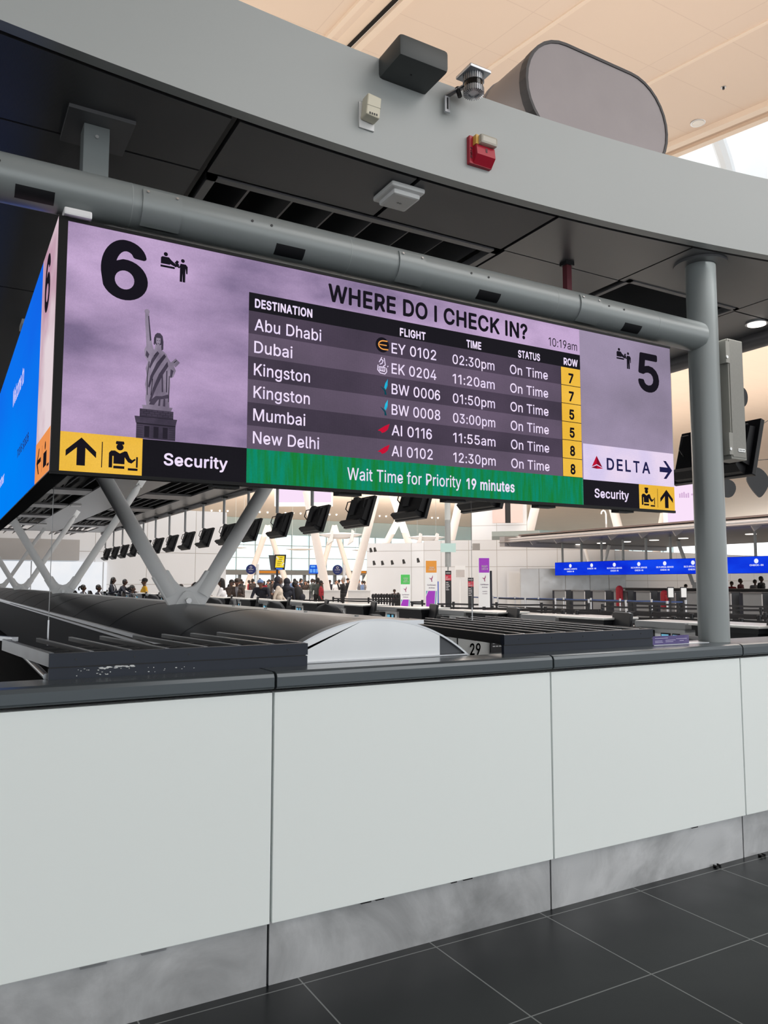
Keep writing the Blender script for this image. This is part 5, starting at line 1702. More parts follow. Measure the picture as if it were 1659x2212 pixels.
# ================================================================== CHECK-IN COUNTERS (right side of the hood)
DESKT = pm('desk_top_pale', (206, 206, 204), .22, .2, .03, 3)
DESKG = pm('desk_trim_grey', (138, 140, 142), .35, .3, .05, 4)
DESKB = pm('desk_black_front', (26, 27, 31), .4, 0, .12, 5)
UNITW = pm('unit_white', (240, 241, 242), .3, 0, .02, 4)
SCRN = em('card_screen_glow', (120, 190, 220), .8)
N_DESK = 17
Y0 = 4.95
PITCH = 1.65


def make_desk():
    y = 5.9
    t = thing('check_in_desk', 'x', 'desk', (5.83, y, 0), 'check-in desks along the hood')
    MB().box(5.64, 6.02, y - .29, y + .30, 0, 1.205).build('body', DESKB, t)
    MB().rbox(5.60, 6.08, y - .33, y + .34, 1.235, 1.258, .008).build('worktop', DESKT, t)
    MB().box(5.62, 6.06, y - .31, y + .32, 1.195, 1.236).build('apron', DESKB, t)
    return t


def make_screen():
    y = 5.46
    t = thing('desk_monitor', 'x', 'monitor', (5.72, y, 1.0), 'desk monitors')
    R = Matrix.Rotation(-.30, 3, 'Z') @ Matrix.Rotation(.20, 3, 'Y')
    MB().obox((5.72, y, 1.20), (.032, .34, .22), R).build('screen_back', BLACKP, t, bevel=.006)
    MB().obox((5.742, y, 1.312), (.028, .27, .006), R).build('top_edge', SILVER, t)
    MB().cyl((5.76, y, 1.0), (5.745, y, 1.20), .02).build('stand', BLACKP, t)
    MB().box(5.6, 5.95, y - .17, y + .13, 0, 1.0).build('low_shelf', DESKB, t)
    return t


def make_unit():
    y = 4.95
    t = thing('baggage_scale_unit', 'x', 'scale unit', (5.85, y, 0), 'baggage scale units')
    MB().box(5.69, 6.02, y - .25, y + .26, 0, 1.185).build('cabinet', UNITW, t)
    MB().rbox(5.66, 6.05, y - .28, y + .29, 1.185, 1.25, .012).build('top_cap', DESKG, t)
    MB().box(5.60, 5.69, y + .08, y + .26, 0, 1.17).build('side_box', BLACKP, t)
    for a, b in ((-.10, .0), (-.20, -.125)):
        pd = MB().rbox(5.672, 5.69, y + a, y + b, 1.05, 1.15, .005).build('card_reader', BLACKP, t)
        MB().box(5.669, 5.673, y + a + .012, y + b - .012, 1.085, 1.138).build('screen', SCRN, pd)
    return t


def make_chair():
    t = thing('office_chair', 'x', 'chair', (4.95, Y0 + .1, 0), 'black desk chairs')
    x, y = 4.95, Y0 + .1
    FAB = pm('chair_black_fabric', (24, 25, 29), .7, 0, .2, 30)
    mb = MB()
    v, f = [], []
    n, m = 10, 20
    for side in (0, 1):
        for j in range(m + 1):
            vv = .5 - .5 * math.cos(PI * j / m)
            hw = .235 * max(0, 1 - (abs(2 * vv - 1)) ** 2.6) ** .45 * (.90 + .10 * (1 - vv)) + .012
            for i in range(n + 1):
                u = -1 + 2 * i / n
                xx = x - .26 + .05 * (1 - u * u) * -1 - .10 * (vv - .3) - (.05 if side == 0 else 0)
                v.append((xx, y + u * hw, .66 + .56 * vv))
    q = (n + 1) * (m + 1)
    for j in range(m):
        for i in range(n):
            a = j * (n + 1) + i
            f.append((a, a + 1, a + n + 2, a + n + 1))
            f.append((q + a + n + 1, q + a + n + 2, q + a + 1, q + a))
    ring = [i for i in range(n + 1)] + [j * (n + 1) + n for j in range(1, m + 1)] + [m * (n + 1) + i for i in range(n - 1, -1, -1)] + [j * (n + 1) for j in range(m - 1, 0, -1)]
    for a, b in zip(ring, ring[1:] + ring[:1]):
        f.append((a, q + a, q + b, b))
    mb.add(v, f)
    mb.build('backrest', FAB, t, smooth=True)
    MB().rbox(x - .24, x + .24, y - .24, y + .24, .53, .60, .03).build('seat', FAB, t, smooth=True)
    MB().tube([(x - .05, y, .53), (x - .29, y, .56), (x - .33, y, .80)], .022).build('back_bar', BLACKP, t)
    for s in (-1, 1):
        MB().tube([(x - .12, y + s * .25, .56), (x - .12, y + s * .29, .66), (x - .1, y + s * .29, .78), (x + .14, y + s * .29, .79)], .018).build('armrest', BLACKP, t)
    MB().cyl((x, y, .1), (x, y, .53), .028).build('gas_stem', SILVER, t)
    mb = MB()
    for k in range(5):
        a = 2 * PI * k / 5
        mb.tube([(x, y, .13), (x + .3 * math.cos(a), y + .3 * math.sin(a), .07)], .02, 6)
        mb.cyl((x + .3 * math.cos(a), y + .3 * math.sin(a) - .02, .03), (x + .3 * math.cos(a), y + .3 * math.sin(a) + .02, .03), .03, n=10)
    mb.build('star_base', BLACKP, t)
    return t


def hung_monitor():
    t = thing('hung_monitor', 'x', 'monitor', (5.77, 7.7, 3.58), 'black monitors hung from the canopy edge')
    x, y, z = 5.77, 7.7, 2.72
    MB().cyl((x - .05, y, 2.95), (x - .05, y, 3.60), .03, n=10).build('drop_rod', DESKG, t)
    MB().box(x - .11, x + .01, y - .06, y + .06, 3.55, 3.60).build('mount_plate', BLACKP, t)
    R = Matrix.Rotation(.30, 3, 'Y')
    T = lambda dx, dy, dz: Vector((x, y, z)) + R @ Vector((dx, dy, dz))
    sc = MB().obox(T(.04, 0, 0), (.05, .80, .50), R).build('screen', pm('monitor_black', (14, 15, 20), .45, 0, .1, 8, 0, .3), t, bevel=.006)
    MB().obox(T(.066, 0, 0), (.004, .76, .45), R).build('glass', em('monitor_picture', (40, 70, 160), .6), sc)
    mb = MB()
    mb.prism([(0, -.16), (-.11, -.16), (-.13, -.20), (-.06, -.24), (0, -.24)], lambda u, w, d: T(u + .016, d, w + .0), -.33, .33)
    mb.prism([(0, -.17), (-.09, -.17), (-.07, .16), (0, .18)], lambda u, w, d: T(u + .016, d, w), -.36, .10)
    mb.build('rear_housing', pm('monitor_back', (19, 19, 23), .55, 0, .12, 10, 0, .3), t)
    mb = MB()
    for r_ in range(9):
        for k in range(12):
            mb.obox(T(-.075 + r_ * .0022, -.33 + k * .022, -.14 + r_ * .024), (.004, .013, .008), R)
    mb.build('vent_slots', pm('vent_brown', (46, 41, 40), .6, 0, .1), t)
    mb = MB()
    for s in (-.30, .30):
        mb.tube([T(-.01, s, .20), T(-.08, s, .16), T(-.08, s, .04), T(-.01, s, .0)], .010, 6)
    mb.build('lift_handle', BLACKP, t)
    MB().obox(T(-.06, 0, .06), (.08, .16, .3), R).build('mount_bracket', BLACKP, t)
    return t


dk, ds, un, ch, hm = make_desk(), make_screen(), make_unit(), make_chair(), hung_monitor()


def nth(k):
    return ORD[k] if k < len(ORD) else str(k + 1) + 'th'


for k in range(-1, N_DESK):
    dy = k * PITCH
    n = k + 1
    for src, lab in ((dk, 'black check-in desk with pale top, %s from the round post'), (ds, 'black desk monitor seen from behind on a counter, %s from the round post'),
                     (un, 'white baggage scale unit with grey cap, %s from the round post'), (ch, 'black office chair behind the counters, %s from the round post')):
        l = lab % nth(n)
        if (k == -1 and src is un) or (k > 10 and src is ch):
            continue
        if k == -1 and src is ch:
            dup(src, (5.08, 3.80, 0), label=l)
            continue
        if k == 0:
            src['label'] = l
        else:
            b = src.location
            dup(src, (b.x, b.y + dy, b.z), label=l)
for k in range(-2, 16):
    l = 'black ceiling-hung monitor seen from behind, %s from the round post' % nth(k + 2)
    if k == 0:
        hm['label'] = l
    elif k == -1:
        dup(hm, (5.77, 7.7 - PITCH, 3.58), label='black ceiling-hung monitor mostly hidden behind the board, second from the round post')
    else:
        dup(hm, (5.77, 7.7 + PITCH * k, 3.58), label=l)
# jitter the chairs' facing so the backs differ as in the photograph
for i, o in enumerate([o for o in COL.objects if o.name.split('.')[0] == 'office_chair']):
    o.scale = (1.0,) * 3 if o.location.y < 8.5 else (1.07,) * 3
    o.rotation_euler = (0, 0, [0.5, -.2, .6, .1, .7, .3, -.4, .5, .2, -.1][i % 10])
# small placard with purple light behind the counter cap
pc = thing('counter_placard', 'purple-grey notice placard beside the vent box, at the foot of the round post', 'placard', (3.76, 3.21, 1.236))
MB().box(3.612, 3.915, 3.205, 3.215, 1.236, 1.288).build('plate', led('placard_purple', (92, 84, 130), (120, 112, 150), 0, 6, .8), pc)
for r_, (u0, u1, z) in enumerate(((.03, .40, 1.277), (.03, .24, 1.262), (.03, .26, 1.254), (.33, .62, 1.264), (.33, .55, 1.255), (.64, .95, 1.270), (.74, .86, 1.258))):
    mb = MB()
    rect(mb, lambda u, v: (u, 3.2045, v), 3.615 + .295 * u0, 3.615 + .295 * u1, z - .0025, z)
    mb.build('lettering', pm('placard_ink', (190, 186, 214), .5), pc)
MB().box(3.61, 4.09, 3.20, 3.26, 1.2355, 1.239).build('foot_rail', SILVER, pc)
# ================================================================== PEOPLE
SKIN_D = pm('skin_dark', (84, 58, 46), .5, 0, .08, 20)
SKIN_L = pm('skin_light', (196, 150, 126), .5, 0, .06, 20)
HAIR = pm('hair_black', (22, 19, 19), .6, 0, .2, 40)
HAIRG = pm('hair_grey', (168, 164, 160), .6, 0, .15, 40)
NAVY = pm('cloth_navy', (28, 31, 44), .75, 0, .15, 15)
CBLK = pm('cloth_black', (24, 24, 28), .75, 0, .15, 15)
CWHT = pm('cloth_white', (228, 228, 232), .75, 0, .05, 15)
CYEL = pm('cloth_yellow', (222, 170, 40), .75, 0, .08, 15)
CGRN = pm('cloth_green_grey', (72, 80, 78), .75, 0, .12, 15)
CBRN = pm('cloth_brown', (66, 56, 52), .75, 0, .12, 15)
CBEI = pm('cloth_beige', (204, 192, 178), .75, 0, .06, 15)
CRED = pm('cloth_red', (150, 30, 44), .75, 0, .1, 15)
CBLU = pm('cloth_blue', (112, 138, 182), .75, 0, .1, 15)
CPNK = pm('cloth_salmon', (214, 158, 138), .75, 0, .08, 15)
CGRY = pm('cloth_grey', (120, 120, 126), .75, 0, .1, 15)
EYEM = pm('eye_dark', (14, 12, 12), .3)
LIP = pm('lip', (120, 66, 62), .5)
SHOE = pm('shoe_black', (24, 23, 24), .5)


def body_mesh(name, pose):
    """one continuous body: tapered limbs, five-fingered hands, a face; front is -y, feet at z = 0"""
    pr = []
    V3 = Vector

    def c(p, q, r0, r1, t):
        pr.append((V3(p), V3(q), r0, r1, t))
    sit = pose.get('sit', False)
    lean = pose.get('lean', 0.0)
    dz = -.42 if sit else 0.0
    L = lambda x, y, z: (x, y - lean * max(0, z - .95) - 0, z - lean * lean * .4 * max(0, z - .95) + dz)
    c(L(-.075, 0, .95), L(.075, 0, .95), .125, .125, 2)
    c(L(-.055, 0, 1.10), L(.055, 0, 1.10), .108, .108, 0)
    c(L(-.085, .0, 1.27), L(.085, .0, 1.27), .118, .118, 0)
    c(L(0, .0, 1.0), L(0, .0, 1.3), .115, .125, 0)
    c(L(-.165, .01, 1.405), L(.165, .01, 1.405), .062, .062, 0)
    c(L(0, .02, 1.36), L(0, .01, 1.44), .085, .06, 0)
    c(L(0, .012, 1.43), L(0, -.005, 1.54), .052, .05, 1)
    c(L(0, 0, 1.615), L(0, .01, 1.655), .079, .090, 1)
    c(L(0, -.03, 1.555), L(0, -.025, 1.60), .050, .066, 1)
    c(L(0, -.092, 1.625), L(0, -.108, 1.598), .010, .014, 1)
    for s in (-1, 1):
        c(L(s * .088, .012, 1.595), L(s * .09, .018, 1.63), .014, .018, 1)
        c(L(s * .032, -.083, 1.632), L(s * .032, -.084, 1.633), .0125, .0125, 4)
        # legs
        hip, = (V3(L(s * .09, 0, .90)),)
        if sit:
            knee = hip + V3((s * .05, -.44, .02))
            ank = V3((knee.x, knee.y + .05, .09))
        else:
            st = pose.get('stride', 0) * s
            knee = V3((s * .10, -.015 - st * .16, .50))
            ank = V3((s * .105, .02 - st * .26, .085))
        c(hip, knee, .092, .060, 2)
        c(knee, ank, .060, .043, 2)
        c((ank.x, ank.y + .03, .045), (ank.x + s * .015, ank.y - .16, .036), .044, .036, 3)
        # arms
        sh = V3(L(s * .195, .01, 1.395))
        el = sh + V3(pose['el'][0 if s < 0 else 1])
        wr = el + V3(pose['wr'][0 if s < 0 else 1])
        c(sh, el, .058, .043, 0)
        c(el, wr, .043, .032, 0)
        d = (wr - el).normalized()
        side = V3((0, 1, 0)) if abs(d.y) < .75 else V3((1, 0, 0))
        side = (side - d * side.dot(d)).normalized()
        c(wr, wr + d * .05, .027, .03, 1)
        pm0 = wr + d * .045
        c(pm0 - side * .022, pm0 + side * .022, .020, .020, 1)
        c(pm0 + d * .035 - side * .024, pm0 + d * .035 + side * .024, .017, .017, 1)
        nrm = d.cross(side)
        for i, ln in enumerate((.070, .080, .075, .058)):
            b = pm0 + d * .045 + side * (-.034 + .0226 * i)
            m = b + d * ln * .55 + side * (-.006 + .004 * i) + nrm * .006
            e = m + d * ln * .4 + nrm * .018
            c(b, m, .0105, .0095, 1)
            c(m, e, .0095, .0082, 1)
        b = pm0 + d * .005 - side * .028
        m = b + d * .03 - side * .026 + nrm * .008
        c(b, m, .012, .0105, 1)
        c(m, m + d * .028 - side * .006, .0105, .009, 1)
    c(L(-.018, -.094, 1.565), L(.018, -.094, 1.565), .008, .008, 5)
    mb = MB()
    for p, q, r0, r1, t in pr:
        mb.cap(p, q, r0, r1, 10)
    me = bpy.data.meshes.new(name)
    me.from_pydata([tuple(p) for p in mb.v], [], mb.f)
    o = bpy.data.objects.new(name, me)
    COL.objects.link(o)
    m = o.modifiers.new('r', 'REMESH')
    m.mode = 'VOXEL'
    m.voxel_size = .0095
    m = o.modifiers.new('s', 'SMOOTH')
    m.factor = .5
    m.iterations = 2
    dg = bpy.context.evaluated_depsgraph_get()
    out = bpy.data.meshes.new_from_object(o.evaluated_get(dg))
    bpy.data.objects.remove(o)
    out.name = name
    import numpy as np
    n = len(out.polygons)
    ce = np.zeros(n * 3)
    out.polygons.foreach_get('center', ce)
    ce = ce.reshape(-1, 3)
    best = np.full(n, 9.0)
    idx = np.zeros(n, int)
    for p, q, r0, r1, t in pr:
        p_, q_ = np.array(p), np.array(q)
        ab = q_ - p_
        tt = np.clip(((ce - p_) @ ab) / max(ab @ ab, 1e-9), 0, 1)
        dd = np.linalg.norm(ce - p_ - tt[:, None] * ab, axis=1) - (r0 + (r1 - r0) * tt)
        if t in (4, 5):
            dd = np.where(dd < .006, dd - .02, 9)
        k = dd < best
        best[k] = dd[k]
        idx[k] = t
    # shirt front between open lapels
    if pose.get('shirt'):
        y_f = ce[:, 1]
        k = (idx == 0) & (y_f < -.03 - lean * .2) & (np.abs(ce[:, 0]) < .055 * np.clip((ce[:, 2] - dz - 1.02) / .38, 0, 1)) & (ce[:, 2] > 1.05 + dz)
        idx[k] = 6
    for m_ in (NAVY, SKIN_D, CBLK, SHOE, EYEM, LIP, CWHT):
        out.materials.append(m_)
    out.polygons.foreach_set('material_index', idx.astype('int32'))
    out.polygons.foreach_set('use_smooth', [True] * n)
    out.update()
    head = V3(L(0, .005, 1.64))
    return out, head


POSES = {
    'stand': dict(el=((-.05, .02, -.28), (.05, .02, -.28)), wr=((.0, -.08, -.23), (.0, -.08, -.23))),
    'walk': dict(stride=1, el=((-.05, .10, -.27), (.05, -.08, -.27)), wr=((.0, .02, -.24), (-.02, -.16, -.18))),
    'reach': dict(lean=.35, el=((-.06, -.18, -.20), (.06, -.20, -.16)), wr=((.04, -.22, -.03), (-.04, -.24, -.02))),
    'bend': dict(lean=.75, el=((-.08, -.10, -.25), (.08, -.10, -.25)), wr=((.08, -.20, -.06), (-.08, -.20, -.06))),
    'desk': dict(sit=True, shirt=True, el=((-.07, -.08, -.26), (.07, -.08, -.26)), wr=((.06, -.22, .02), (-.06, -.22, .02))),
    'staff': dict(shirt=True, lean=.15, el=((-.06, -.10, -.26), (.06, -.10, -.26)), wr=((.05, -.22, .05), (-.05, -.22, .05))),
    'phone': dict(el=((-.06, .02, -.27), (.07, -.16, -.18)), wr=((.0, -.07, -.24), (-.10, -.08, .24))),
}
BODY = {}


def hair_mesh(kind, H):
    mb = MB()
    x, y, z = H
    if kind in ('short', 'bun', 'braids', 'pony', 'long'):
        mb.ball((x, y + .018, z + .020), (.096, .100, .098), 18, 12)
        mb.ball((x, y + .035, z - .03), (.088, .078, .075), 16, 10)
    if kind == 'bun':
        mb.ball((x, y + .14, z - .01), (.052, .055, .055), 14, 10)
    if kind == 'pony':
        mb.ball((x, y + .13, z + .02), (.035, .05, .04), 12, 8)
        mb.tube([(x, y + .15, z + .02), (x, y + .19, z - .03), (x, y + .17, z - .12)], .03, 8)
    if kind in ('braids', 'long'):
        for k in range(11):
            a = PI * (.02 + .96 * k / 10)
            px_, py_ = x + .088 * math.cos(a), y + .03 + .07 * math.sin(a)
            mb.tube([(px_, py_, z + .02), (px_ * 1.0 + .01 * math.cos(a), py_ + .015, z - .12), (px_, py_ + .02, z - (.34 if kind == 'braids' else .20))], .019, 6)
    if kind == 'cap':
        mb.ball((x, y + .008, z + .032), (.099, .104, .085), 18, 12)
        mb.prism([(-.075, 0), (-.06, -.085), (0, -.11), (.06, -.085), (.075, 0)], lambda u, w, d: (x + u, y - .07 + w, z + .03 + d), 0, .014)
    if kind == 'hood':
        mb.ball((x, y + .042, z + .012), (.112, .108, .122), 18, 12)
        mb.cap((x, y + .07, z - .12), (x, y + .06, z - .2), .10, .13, 14)
    return mb


PEOPLE_N = [0]
HMESH = {}


def person(pose, xy, rot, label, top, skin=None, pants=None, hair='short', hairmat=None, scale=1.0, group=None, shirt=None, z=0.0, extra=None):
    if pose not in BODY:
        BODY[pose] = body_mesh('person', POSES[pose])
    me, H = BODY[pose]
    o = bpy.data.objects.new('person', me)
    COL.objects.link(o)
    o.location = (xy[0], xy[1], z)
    o.rotation_euler = (0, 0, rot)
    o.scale = (scale,) * 3
    for i, m in ((0, top), (1, skin or SKIN_D), (2, pants or CBLK), (6, shirt or CWHT)):
        o.material_slots[i].link = 'OBJECT'
        o.material_slots[i].material = m
    tag(o, label, 'person', group)
    k = (pose, hair)
    if k not in HMESH:
        h = hair_mesh(hair, H).build('hair' if hair not in ('cap', 'hood') else hair, HAIR, smooth=True)
        HMESH[k] = h.data
        bpy.data.objects.remove(h)
    h = bpy.data.objects.new({'cap': 'cap', 'hood': 'hood'}.get(hair, 'hair'), HMESH[k])
    COL.objects.link(h)
    h.parent = o
    h.material_slots[0].link = 'OBJECT'
    h.material_slots[0].material = hairmat or HAIR
    return o


def face_to(px):
    """turn so that the figure looks towards screen right (+1) or left (-1) across the view"""
    return px


RIGHT = PI / 2 - YAW          # facing along the view's right
LEFT = -PI / 2 - YAW
NEAR = -YAW                   # facing the viewer
FAR = PI - YAW


def stand_at(px, d, top_py, pose, rot, label, top, nat=1.745, staff=False, **k):
    p = gp(px, d)
    zt = zh(top_py, d)
    if staff:
        o = person(pose, (p.x, p.y), rot, label, top, scale=(zt - .38) / nat, z=.38, **k)
        if pose == 'desk':
            dup(ch, (p.x - .02, p.y, .38), rot - PI / 2, 'black office chair under the person with ' + {181: 'a ponytail', 214: 'cropped hair', 287: 'a hair bun'}[px], scale=.78)
        return o
    return person(pose, (p.x, p.y), rot, label, top, scale=max(.6, zt / nat), **k)


# staff and travellers at the counters, left of the middle column
stand_at(181, 26.5, 1263, 'desk', RIGHT, 'person with a ponytail in a dark suit, leftmost of the seated staff', NAVY, nat=1.325, hair='pony', staff=True)
stand_at(214, 26.0, 1263, 'desk', RIGHT, 'person with cropped hair in dark suit and white collar, second of the seated staff', NAVY, nat=1.325, hair='short', staff=True)
stand_at(240, 25.5, 1247, 'staff', RIGHT, 'person with long braids in a dark suit standing behind the seated staff', NAVY, nat=1.74, hair='braids', staff=True)
stand_at(258, 24.6, 1253, 'reach', RIGHT, 'person in a dark jacket stretching an arm to the right over the counter', NAVY, nat=1.68, hair='short', staff=True)
stand_at(287, 24.0, 1264, 'desk', RIGHT, 'person with a hair bun in a dark blazer seated at the counter', NAVY, nat=1.325, hair='bun', staff=True)
stand_at(312, 27.5, 1249, 'stand', LEFT + .5, 'person in a yellow sweatshirt and dark cap facing the staff', CYEL, hair='cap', hairmat=CBLK)
stand_at(391, 28, 1262, 'stand', NEAR, 'person whose dark hair shows in the notch of the nearest V-shaped column', CBLK, nat=1.745)
stand_at(455, 24.5, 1262, 'bend', LEFT, 'person in a black hooded coat bent away beside the nearest V-shaped column', CBLK, nat=1.55, hair='hood', hairmat=CBLK)
stand_at(484, 24.0, 1250, 'staff', LEFT, 'person with long braids, black vest and white sleeves at the counter', CWHT, nat=1.73, hair='braids', shirt=CBLK)
stand_at(513, 27.0, 1250, 'staff', NEAR, 'person in a brown jacket with a white chin mask', CBRN, nat=1.73, hair='cap', hairmat=CBRN, shirt=CGRY)
stand_at(500, 28.5, 1252, 'stand', NEAR, 'person in a brown coat just left of the masked traveller', CBRN)
stand_at(568, 26.0, 1257, 'bend', NEAR, 'person in a pale blue cap bending over the counter', NAVY, nat=1.52, skin=pm('skin_mid', (138, 98, 80), .5, 0, .06), hair='cap', hairmat=CBLU)
stand_at(603, 25.0, 1246, 'walk', RIGHT, 'person in a beige jacket with dark hood standing in front of the yellow sign post', CBEI, hair='hood', hairmat=NAVY)
stand_at(620, 25.6, 1250, 'stand', FAR, 'person in a long navy coat seen from behind, right of the beige jacket', NAVY, hair='hood', hairmat=NAVY)
stand_at(638, 26.0, 1256, 'stand', RIGHT, 'person in black beside the long navy coat, carrying a backpack', CBLK, hair='short')
p = gp(644, 25.7)
t = thing('backpack', 'black backpack worn by the person right of the navy coat', 'backpack', (p.x, p.y, 1.1))
MB().ball((p.x, p.y, 1.22), (.17, .16, .26), 14, 10).build('pack_body', CBLK, t, smooth=True)
MB().ball((p.x + .1, p.y - .12, 1.12), (.11, .08, .12), 12, 8).build('front_pocket', NAVY, t, smooth=True)
stand_at(686, 36, 1248, 'stand', FAR, 'person in a grey-green coat seen from behind at the belts', CGRN, hair='short')
stand_at(694, 35.6, 1254, 'stand', RIGHT, 'person in dark red beside the grey-green coat', CRED, hair='short')
stand_at(741, 37, 1247, 'phone', LEFT, 'person in a long black coat with grey hair, hand raised to the face', CBLK, skin=SKIN_L, hair='short', hairmat=HAIRG, pants=CBLK)
stand_at(852, 39, 1268, 'stand', NEAR, 'person in dark maroon behind the stacked belt posts, left of the green sign', pm('cloth_maroon', (70, 36, 44), .75), hair='cap', hairmat=CBRN, nat=1.9)
stand_at(860, 39.5, 1274, 'desk', NEAR, 'person with dark hair low beside the maroon figure', CBLK, nat=1.5)

# the security queue in front of the glass wall
rr = random.Random(11)
kinds = [(NAVY, 'navy'), (CBLK, 'black'), (CBRN, 'brown'), (CGRN, 'grey-green'), (CGRY, 'grey'), (CBEI, 'beige'), (CBLU, 'light blue'), (CPNK, 'salmon'), (CRED, 'red'), (CWHT, 'white')]
wts = [8, 9, 5, 4, 4, 3, 3, 2, 2, 2]
seq = []
for (m, n), w in zip(kinds, wts):
    seq += [(m, n)] * w
rr.shuffle(seq)
taken = []
for i, (m, n) in enumerate(seq):
    px = 496 + (790 - 496) * (i + .5) / len(seq) + rr.uniform(-4, 4)
    d = rr.uniform(48, 60)
    sc = rr.uniform(.96, 1.08)
    q = gp(px, d)
    while any((q - w).length < .75 for w in taken):
        d = rr.uniform(46, 62)
        q = gp(px, d)
    taken.append(q)
    person(rr.choice(['stand', 'stand', 'walk', 'phone']), (q.x, q.y), rr.choice([RIGHT, LEFT, FAR, NEAR]) + rr.uniform(-.5, .5),
           'person in a %s top standing in the far security queue by the glass wall' % n, m,
           skin=rr.choice([SKIN_D, SKIN_L]), hair=rr.choice(['short', 'short', 'long', 'cap']), scale=sc,
           group='security queue, %s tops' % n, pants=rr.choice([CBLK, NAVY]))
# travellers under the right-hand blue band
for px, d, tp, m, nm, hr in ((1481, 40, 1262, CWHT, 'a white top left of the round post', 'cap'), (1580, 40, 1256, CRED, 'dark red under the blue band, left of the other two', 'short'),
                             (1600, 40.5, 1250, pm('cloth_wine', (92, 34, 46), .75), 'wine red under the blue band, middle of the three', 'short'),
                             (1631, 40, 1252, CGRY, 'grey-black under the blue band, second from the right edge', 'short'), (1645, 39, 1245, CBLK, 'black under the blue band, at the right edge', 'short')):
    stand_at(px, d, tp, 'stand', NEAR + rr.uniform(-1, 1), 'person in ' + nm, m, hair=hr)
# ================================================================== QUEUE AREA: belt posts, sign totems
STB = pm('stanchion_black', (28, 29, 33), .35, .2, .1, 8)
BELT = pm('belt_black', (22, 23, 28), .6, 0, .1, 20)
BELTB = pm('belt_blue', (48, 70, 118), .6, 0, .1, 20)
CHROME = brushed('stanchion_chrome', (210, 211, 214), .2)


def belt_row(pts, rowname, mat=STB, belt=BELT, tiers=(.93, .62), h=1.0):
    for i, p in enumerate(pts):
        t = thing('belt_stanchion', 'x', 'belt post', (p[0], p[1], 0), 'belt posts ' + rowname)
        t['label'] = ('chrome' if mat is CHROME else 'black') + ' queue belt post ' + rowname
        MB().lathe([(.16, 0), (.16, .012), (.05, .04), (.032, .05)], (p[0], p[1], 0), 16).build('base', mat, t)
        MB().cyl((p[0], p[1], .03), (p[0], p[1], h - .1), .032, n=12).build('post', mat, t)
        MB().cyl((p[0], p[1], h - .12), (p[0], p[1], h), .042, n=12).build('belt_head', STB if mat is STB else mat, t)
        if i + 1 < len(pts):
            q = pts[i + 1]
            for z in tiers:
                a, b = Vector((p[0], p[1], z)), Vector((q[0], q[1], z))
                d = (b - a).normalized()
                nn = Vector((-d.y, d.x, 0)) * .004
                s = .012
                mid = (a + b) / 2 - Vector((0, 0, s))
                v = []
                for c in (a, mid, b):
                    for sx in (-1, 1):
                        for sz in (-.025, .025):
                            v.append(c + nn * sx + Vector((0, 0, sz)))
                f = []
                for k in (0, 4):
                    f += [(k, k + 1, k + 5, k + 4), (k + 2, k + 6, k + 7, k + 3), (k + 1, k + 3, k + 7, k + 5), (k, k + 4, k + 6, k + 2)]
                MB().add(v, f).build('belt', belt, t)


def line(p0, p1, n):
    return [(p0.x + (p1.x - p0.x) * i / (n - 1), p0.y + (p1.y - p0.y) * i / (n - 1)) for i in range(n)]


belt_row(line(gp(1205, 15.5), gp(1760, 12.5), 5), 'in the nearest row, crossing the round post', tiers=(.95, .76, .55))
belt_row(line(gp(1245, 17.0), gp(1800, 13.6), 5), 'just behind the nearest row at the round post', tiers=(.95, .76, .55))
belt_row(line(gp(1045, 19.5), gp(1215, 17.2), 3), 'right below the purple sign foot', tiers=(.95, .72))
belt_row(line(gp(1370, 24), gp(1800, 20), 5), 'in the fourth row right of the round post', tiers=(.95, .72))
belt_row(line(gp(1195, 18.5), gp(1790, 15), 6), 'in the second row behind the counters')
belt_row(line(gp(955, 21), gp(1300, 19), 4), 'in the row below the purple sign')
belt_row(line(gp(890, 25), gp(1270, 23), 5), 'in the row below the orange sign')
belt_row(line(gp(650, 30), gp(912, 27), 4), 'in the long row left of the green sign')
belt_row(line(gp(1300, 22), gp(1780, 18), 5), 'in the third row right of the round post')
belt_row(line(gp(720, 33), gp(880, 30), 3), 'behind the long row left of the green sign')
belt_row(line(gp(1020, 36), gp(1480, 27), 9), 'of bright metal carrying the blue belts', CHROME, BELTB, (.93,))
belt_row(line(gp(1075, 33), gp(1440, 25.5), 6), 'of bright metal in front of the blue-belt row', CHROME, BELT, (.93, .6))
# parked posts standing in a tight group
for i in range(12):
    p = gp(806 + i * 6.0, 31 + (i % 2) * .8)
    t = thing('belt_stanchion', 'black queue belt post parked in the tight group left of the green sign', 'belt post', (p.x, p.y, 0), 'parked belt posts')
    MB().lathe([(.16, 0), (.16, .012), (.05, .04), (.032, .05)], (p.x, p.y, 0), 14).build('base', STB, t)
    MB().cyl((p.x, p.y, .03), (p.x, p.y, 1.0), .034, n=10).build('post', STB, t)
    MB().lathe([(.05, 0), (.07, .06), (.06, .14), (.03, .17)], (p.x, p.y, .98), 12).build('belt_head', STB, t)

T_WHT = pm('sign_white', (236, 239, 242), .4, 0, .02, 3)
T_INK = pm('sign_ink_white', (245, 245, 245), .5)
T_GRY = pm('sign_ink_grey', (150, 150, 158), .5)
T_PUR = pm('sign_purple', (160, 52, 196), .4, 0, .04)
T_ORG = pm('sign_orange', (226, 152, 58), .4, 0, .04)
T_GRN = pm('sign_green', (78, 192, 92), .4, 0, .04)
T_MAG = pm('bird_magenta', (150, 60, 110), .5)
T_VIO = pm('sign_ink_violet', (120, 84, 140), .5)
T_TEAL = pm('sign_teal', (96, 168, 186), .5)


